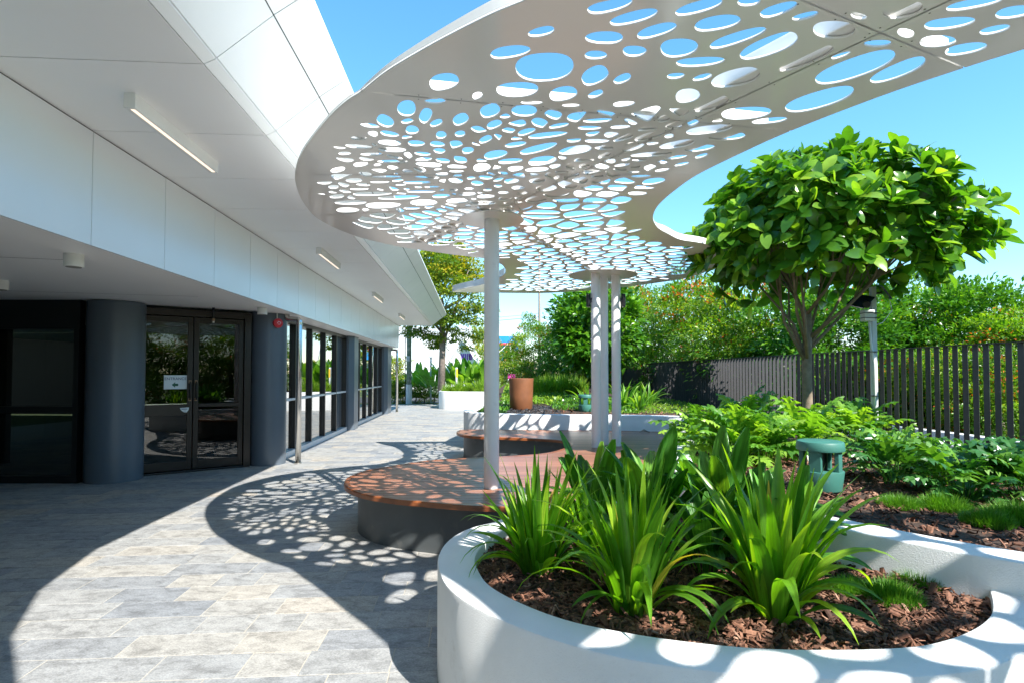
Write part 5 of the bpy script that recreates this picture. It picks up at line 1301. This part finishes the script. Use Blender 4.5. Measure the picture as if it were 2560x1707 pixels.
# ------------------------------------------------------------------ street beyond the terrace
WB = thing('white_gabled_building', 'white building with steep gable and purple lettering across the street', 'building', pxd(1090, 985, 42))
def dp(u, v, d=42): return pxd(u, v, d)
def fac(name, uv, d, thick, mat):
    P = [dp(u, v, d) for u, v in uv]; n_ = len(P); V = P + [p + Vector((0, thick, 0)) for p in P]
    return mobj(name, V, [tuple(range(n_)), tuple(range(2 * n_ - 1, n_ - 1, -1))] + [(i, n_ + i, n_ + (i + 1) % n_, (i + 1) % n_) for i in range(n_)], mat, WB)
fac('wall', [(985, 856), (1180, 856), (1180, 986), (985, 986)], 42, 4, M['farwhite'])
fac('roof', [(985, 815), (1175, 820), (1175, 855.5), (985, 855.5)], 42.6, 4, M['fargrey'])
fac('gable', [(1100, 986), (1135, 905), (1163, 852), (1205, 930), (1215, 986)], 41.4, .5, M['farwhite'])
fac('gable_beam', [(1155, 842), (1166, 838), (1228, 940), (1212, 946)], 40.8, .55, M['farwhite'])
fac('gable_beam', [(1153, 852), (1163, 858), (1128, 915), (1120, 910)], 41.2, .15, M['fargrey'])
fac('awning', [(1000, 932), (1080, 932), (1080, 937), (1000, 937)], 41.6, .3, M['fargrey'])
for k, (u, sl) in enumerate(((1152, 3), (1158, -3), (1162, 0), (1167, 0), (1171, 3), (1174, -2), (1177, 0))):
    fac('letter_stroke', [(u, 883), (u + 3, 883), (u + 3 + sl, 899), (u + sl, 899)], 41.36, .02, M['purple'])
PPo = thing('power_pole', 'weathered green-grey power pole with pale base at the terrace end', 'pole', pxd(1022, 1012, 27.5))
b_ = PPo.location.copy(); tube('pole', [(b_.x, b_.y, 0), (b_.x, b_.y, 9)], [.13, .10], M['greenpole'], PPo, n=16); cyl('pole_sleeve', (b_.x, b_.y, 0), .15, .95, M['greysteel'], PPo, n=20)
tube('earth_cable', [(b_.x - .17, b_.y - .05, 0), (b_.x - .17, b_.y - .05, 8)], .022, M['black'], PPo, n=6); box('meter_box', (b_.x - .02, b_.y - .16, 2.2), (.16, .08, .25), M['greysteel'], PPo)
SP = thing('sign_post', 'thin grey street sign post before the white building', 'sign post', pxd(1077, 1005, 28)); b_ = SP.location.copy()
zt = pxd(1077, 893, 28).z; tube('post', [(b_.x, b_.y, 0), (b_.x, b_.y, zt)], .045, M['greysteel'], SP, n=8); box('sign_blade', (b_.x, b_.y - .03, zt), (.26, .02, .04), M['greysteel'], SP)
YP = thing('banded_post', 'short grey post with yellow band in the far planter', 'post', pxd(1141, 975, 24.2)); b_ = YP.location.copy(); zt = pxd(1141, 918, 24.2).z
tube('post', [(b_.x, b_.y, .6), (b_.x, b_.y, zt)], .045, M['greysteel'], YP, n=10); cyl('band', (b_.x + .01, b_.y, zt - .42), .05, .36, M['yellow'], YP, n=12)
UP = thing('utility_pole', 'grey utility pole carrying wires behind the canopy', 'pole', pxd(1349, 950, 48)); b_ = UP.location.copy()
tube('pole', [(b_.x, b_.y, 0), (b_.x, b_.y, 12)], [.13, .10], M['bark_grey'], UP, n=10); z5 = pxd(1349, 792, 48).z
box('cross_arm', (b_.x, b_.y, z5 - .25), (1.0, .1, .1), M['greysteel'], UP); cyl('insulator', (b_.x - .42, b_.y, z5 - .22), .1, .35, M['black'], UP, n=10); cyl('insulator', (b_.x + .42, b_.y, z5 - .22), .07, .25, M['black'], UP, n=10)
for k, (va, vb, lab) in enumerate(((784, 778, 'upper thin wire from the utility pole'), (792, 790, 'lower thicker wire from the utility pole'))):
    a = pxd(1347, va, 48); e = a + Vector((-26, 6, 1.2)); pts = [a + (e - a) * s + Vector((0, 0, -.9 * 4 * s * (1 - s))) for s in [j / 16 for j in range(17)]]
    o = tube('overhead_wire', pts, .022 if k else .013, M['black'], None, n=5); setp(o, lab, 'wire', 'overhead wires')
GW = tube('guy_cable', [pxd(1344, 790, 47), pxd(1248, 880, 38)], .022, M['farwhite'], None, n=6); setp(GW, 'pale slanting guy cable right of the single post', 'cable')
WPo = tube('white_strut', [pxd(1284, 920, 34), pxd(1275, 860, 34)], .035, M['farwhite'], None, n=8); setp(WPo, 'slim white leaning strut behind the far fence', 'pole')
BB = thing('billboard', 'blue billboard with red frame on the skyline', 'sign', pxd(1265, 900, 60))
def bfac(name, uv, d, th, mat):
    P = [pxd(u, v, d) for u, v in uv]; V = P + [p + Vector((0, th, 0)) for p in P]
    return mobj(name, V, [(0, 1, 2, 3), (7, 6, 5, 4)] + [(i, 4 + i, 4 + (i + 1) % 4, (i + 1) % 4) for i in range(4)], mat, BB)
bfac('board', [(1225, 840), (1296, 840), (1296, 902), (1225, 902)], 60, .3, M['blue']); bfac('frame_top', [(1225, 857), (1280, 857), (1280, 862), (1225, 862)], 59.7, .2, M['redsign']); bfac('frame_side', [(1274, 862.2), (1280, 862.2), (1280, 880), (1274, 880)], 59.7, .2, M['redsign'])
a = pxd(1232, 930, 60); box('support_post', (a.x, 60.5, 1.6), (.3, .3, 3.3), M['greysteel'], BB); a = pxd(1290, 930, 60); box('support_post', (a.x, 60.5, 1.6), (.3, .3, 3.3), M['greysteel'], BB)
MS = thing('magenta_sign', 'small magenta sign seen through the far fence above the pot', 'sign', pxd(1279, 960, 33)); a = pxd(1270, 934, 33); b = pxd(1289, 946, 33)
box('board', ((a.x + b.x) / 2, 33, (a.z + b.z) / 2), (b.x - a.x, .06, a.z - b.z), M['magenta'], MS); box('lower_board', ((a.x + b.x) / 2, 33, b.z - .07), (b.x - a.x, .05, .12), M['farwhite'], MS); box('support_post', ((a.x + b.x) / 2, 33.05, b.z / 2 - .07), (.06, .06, b.z), M['greysteel'], MS)
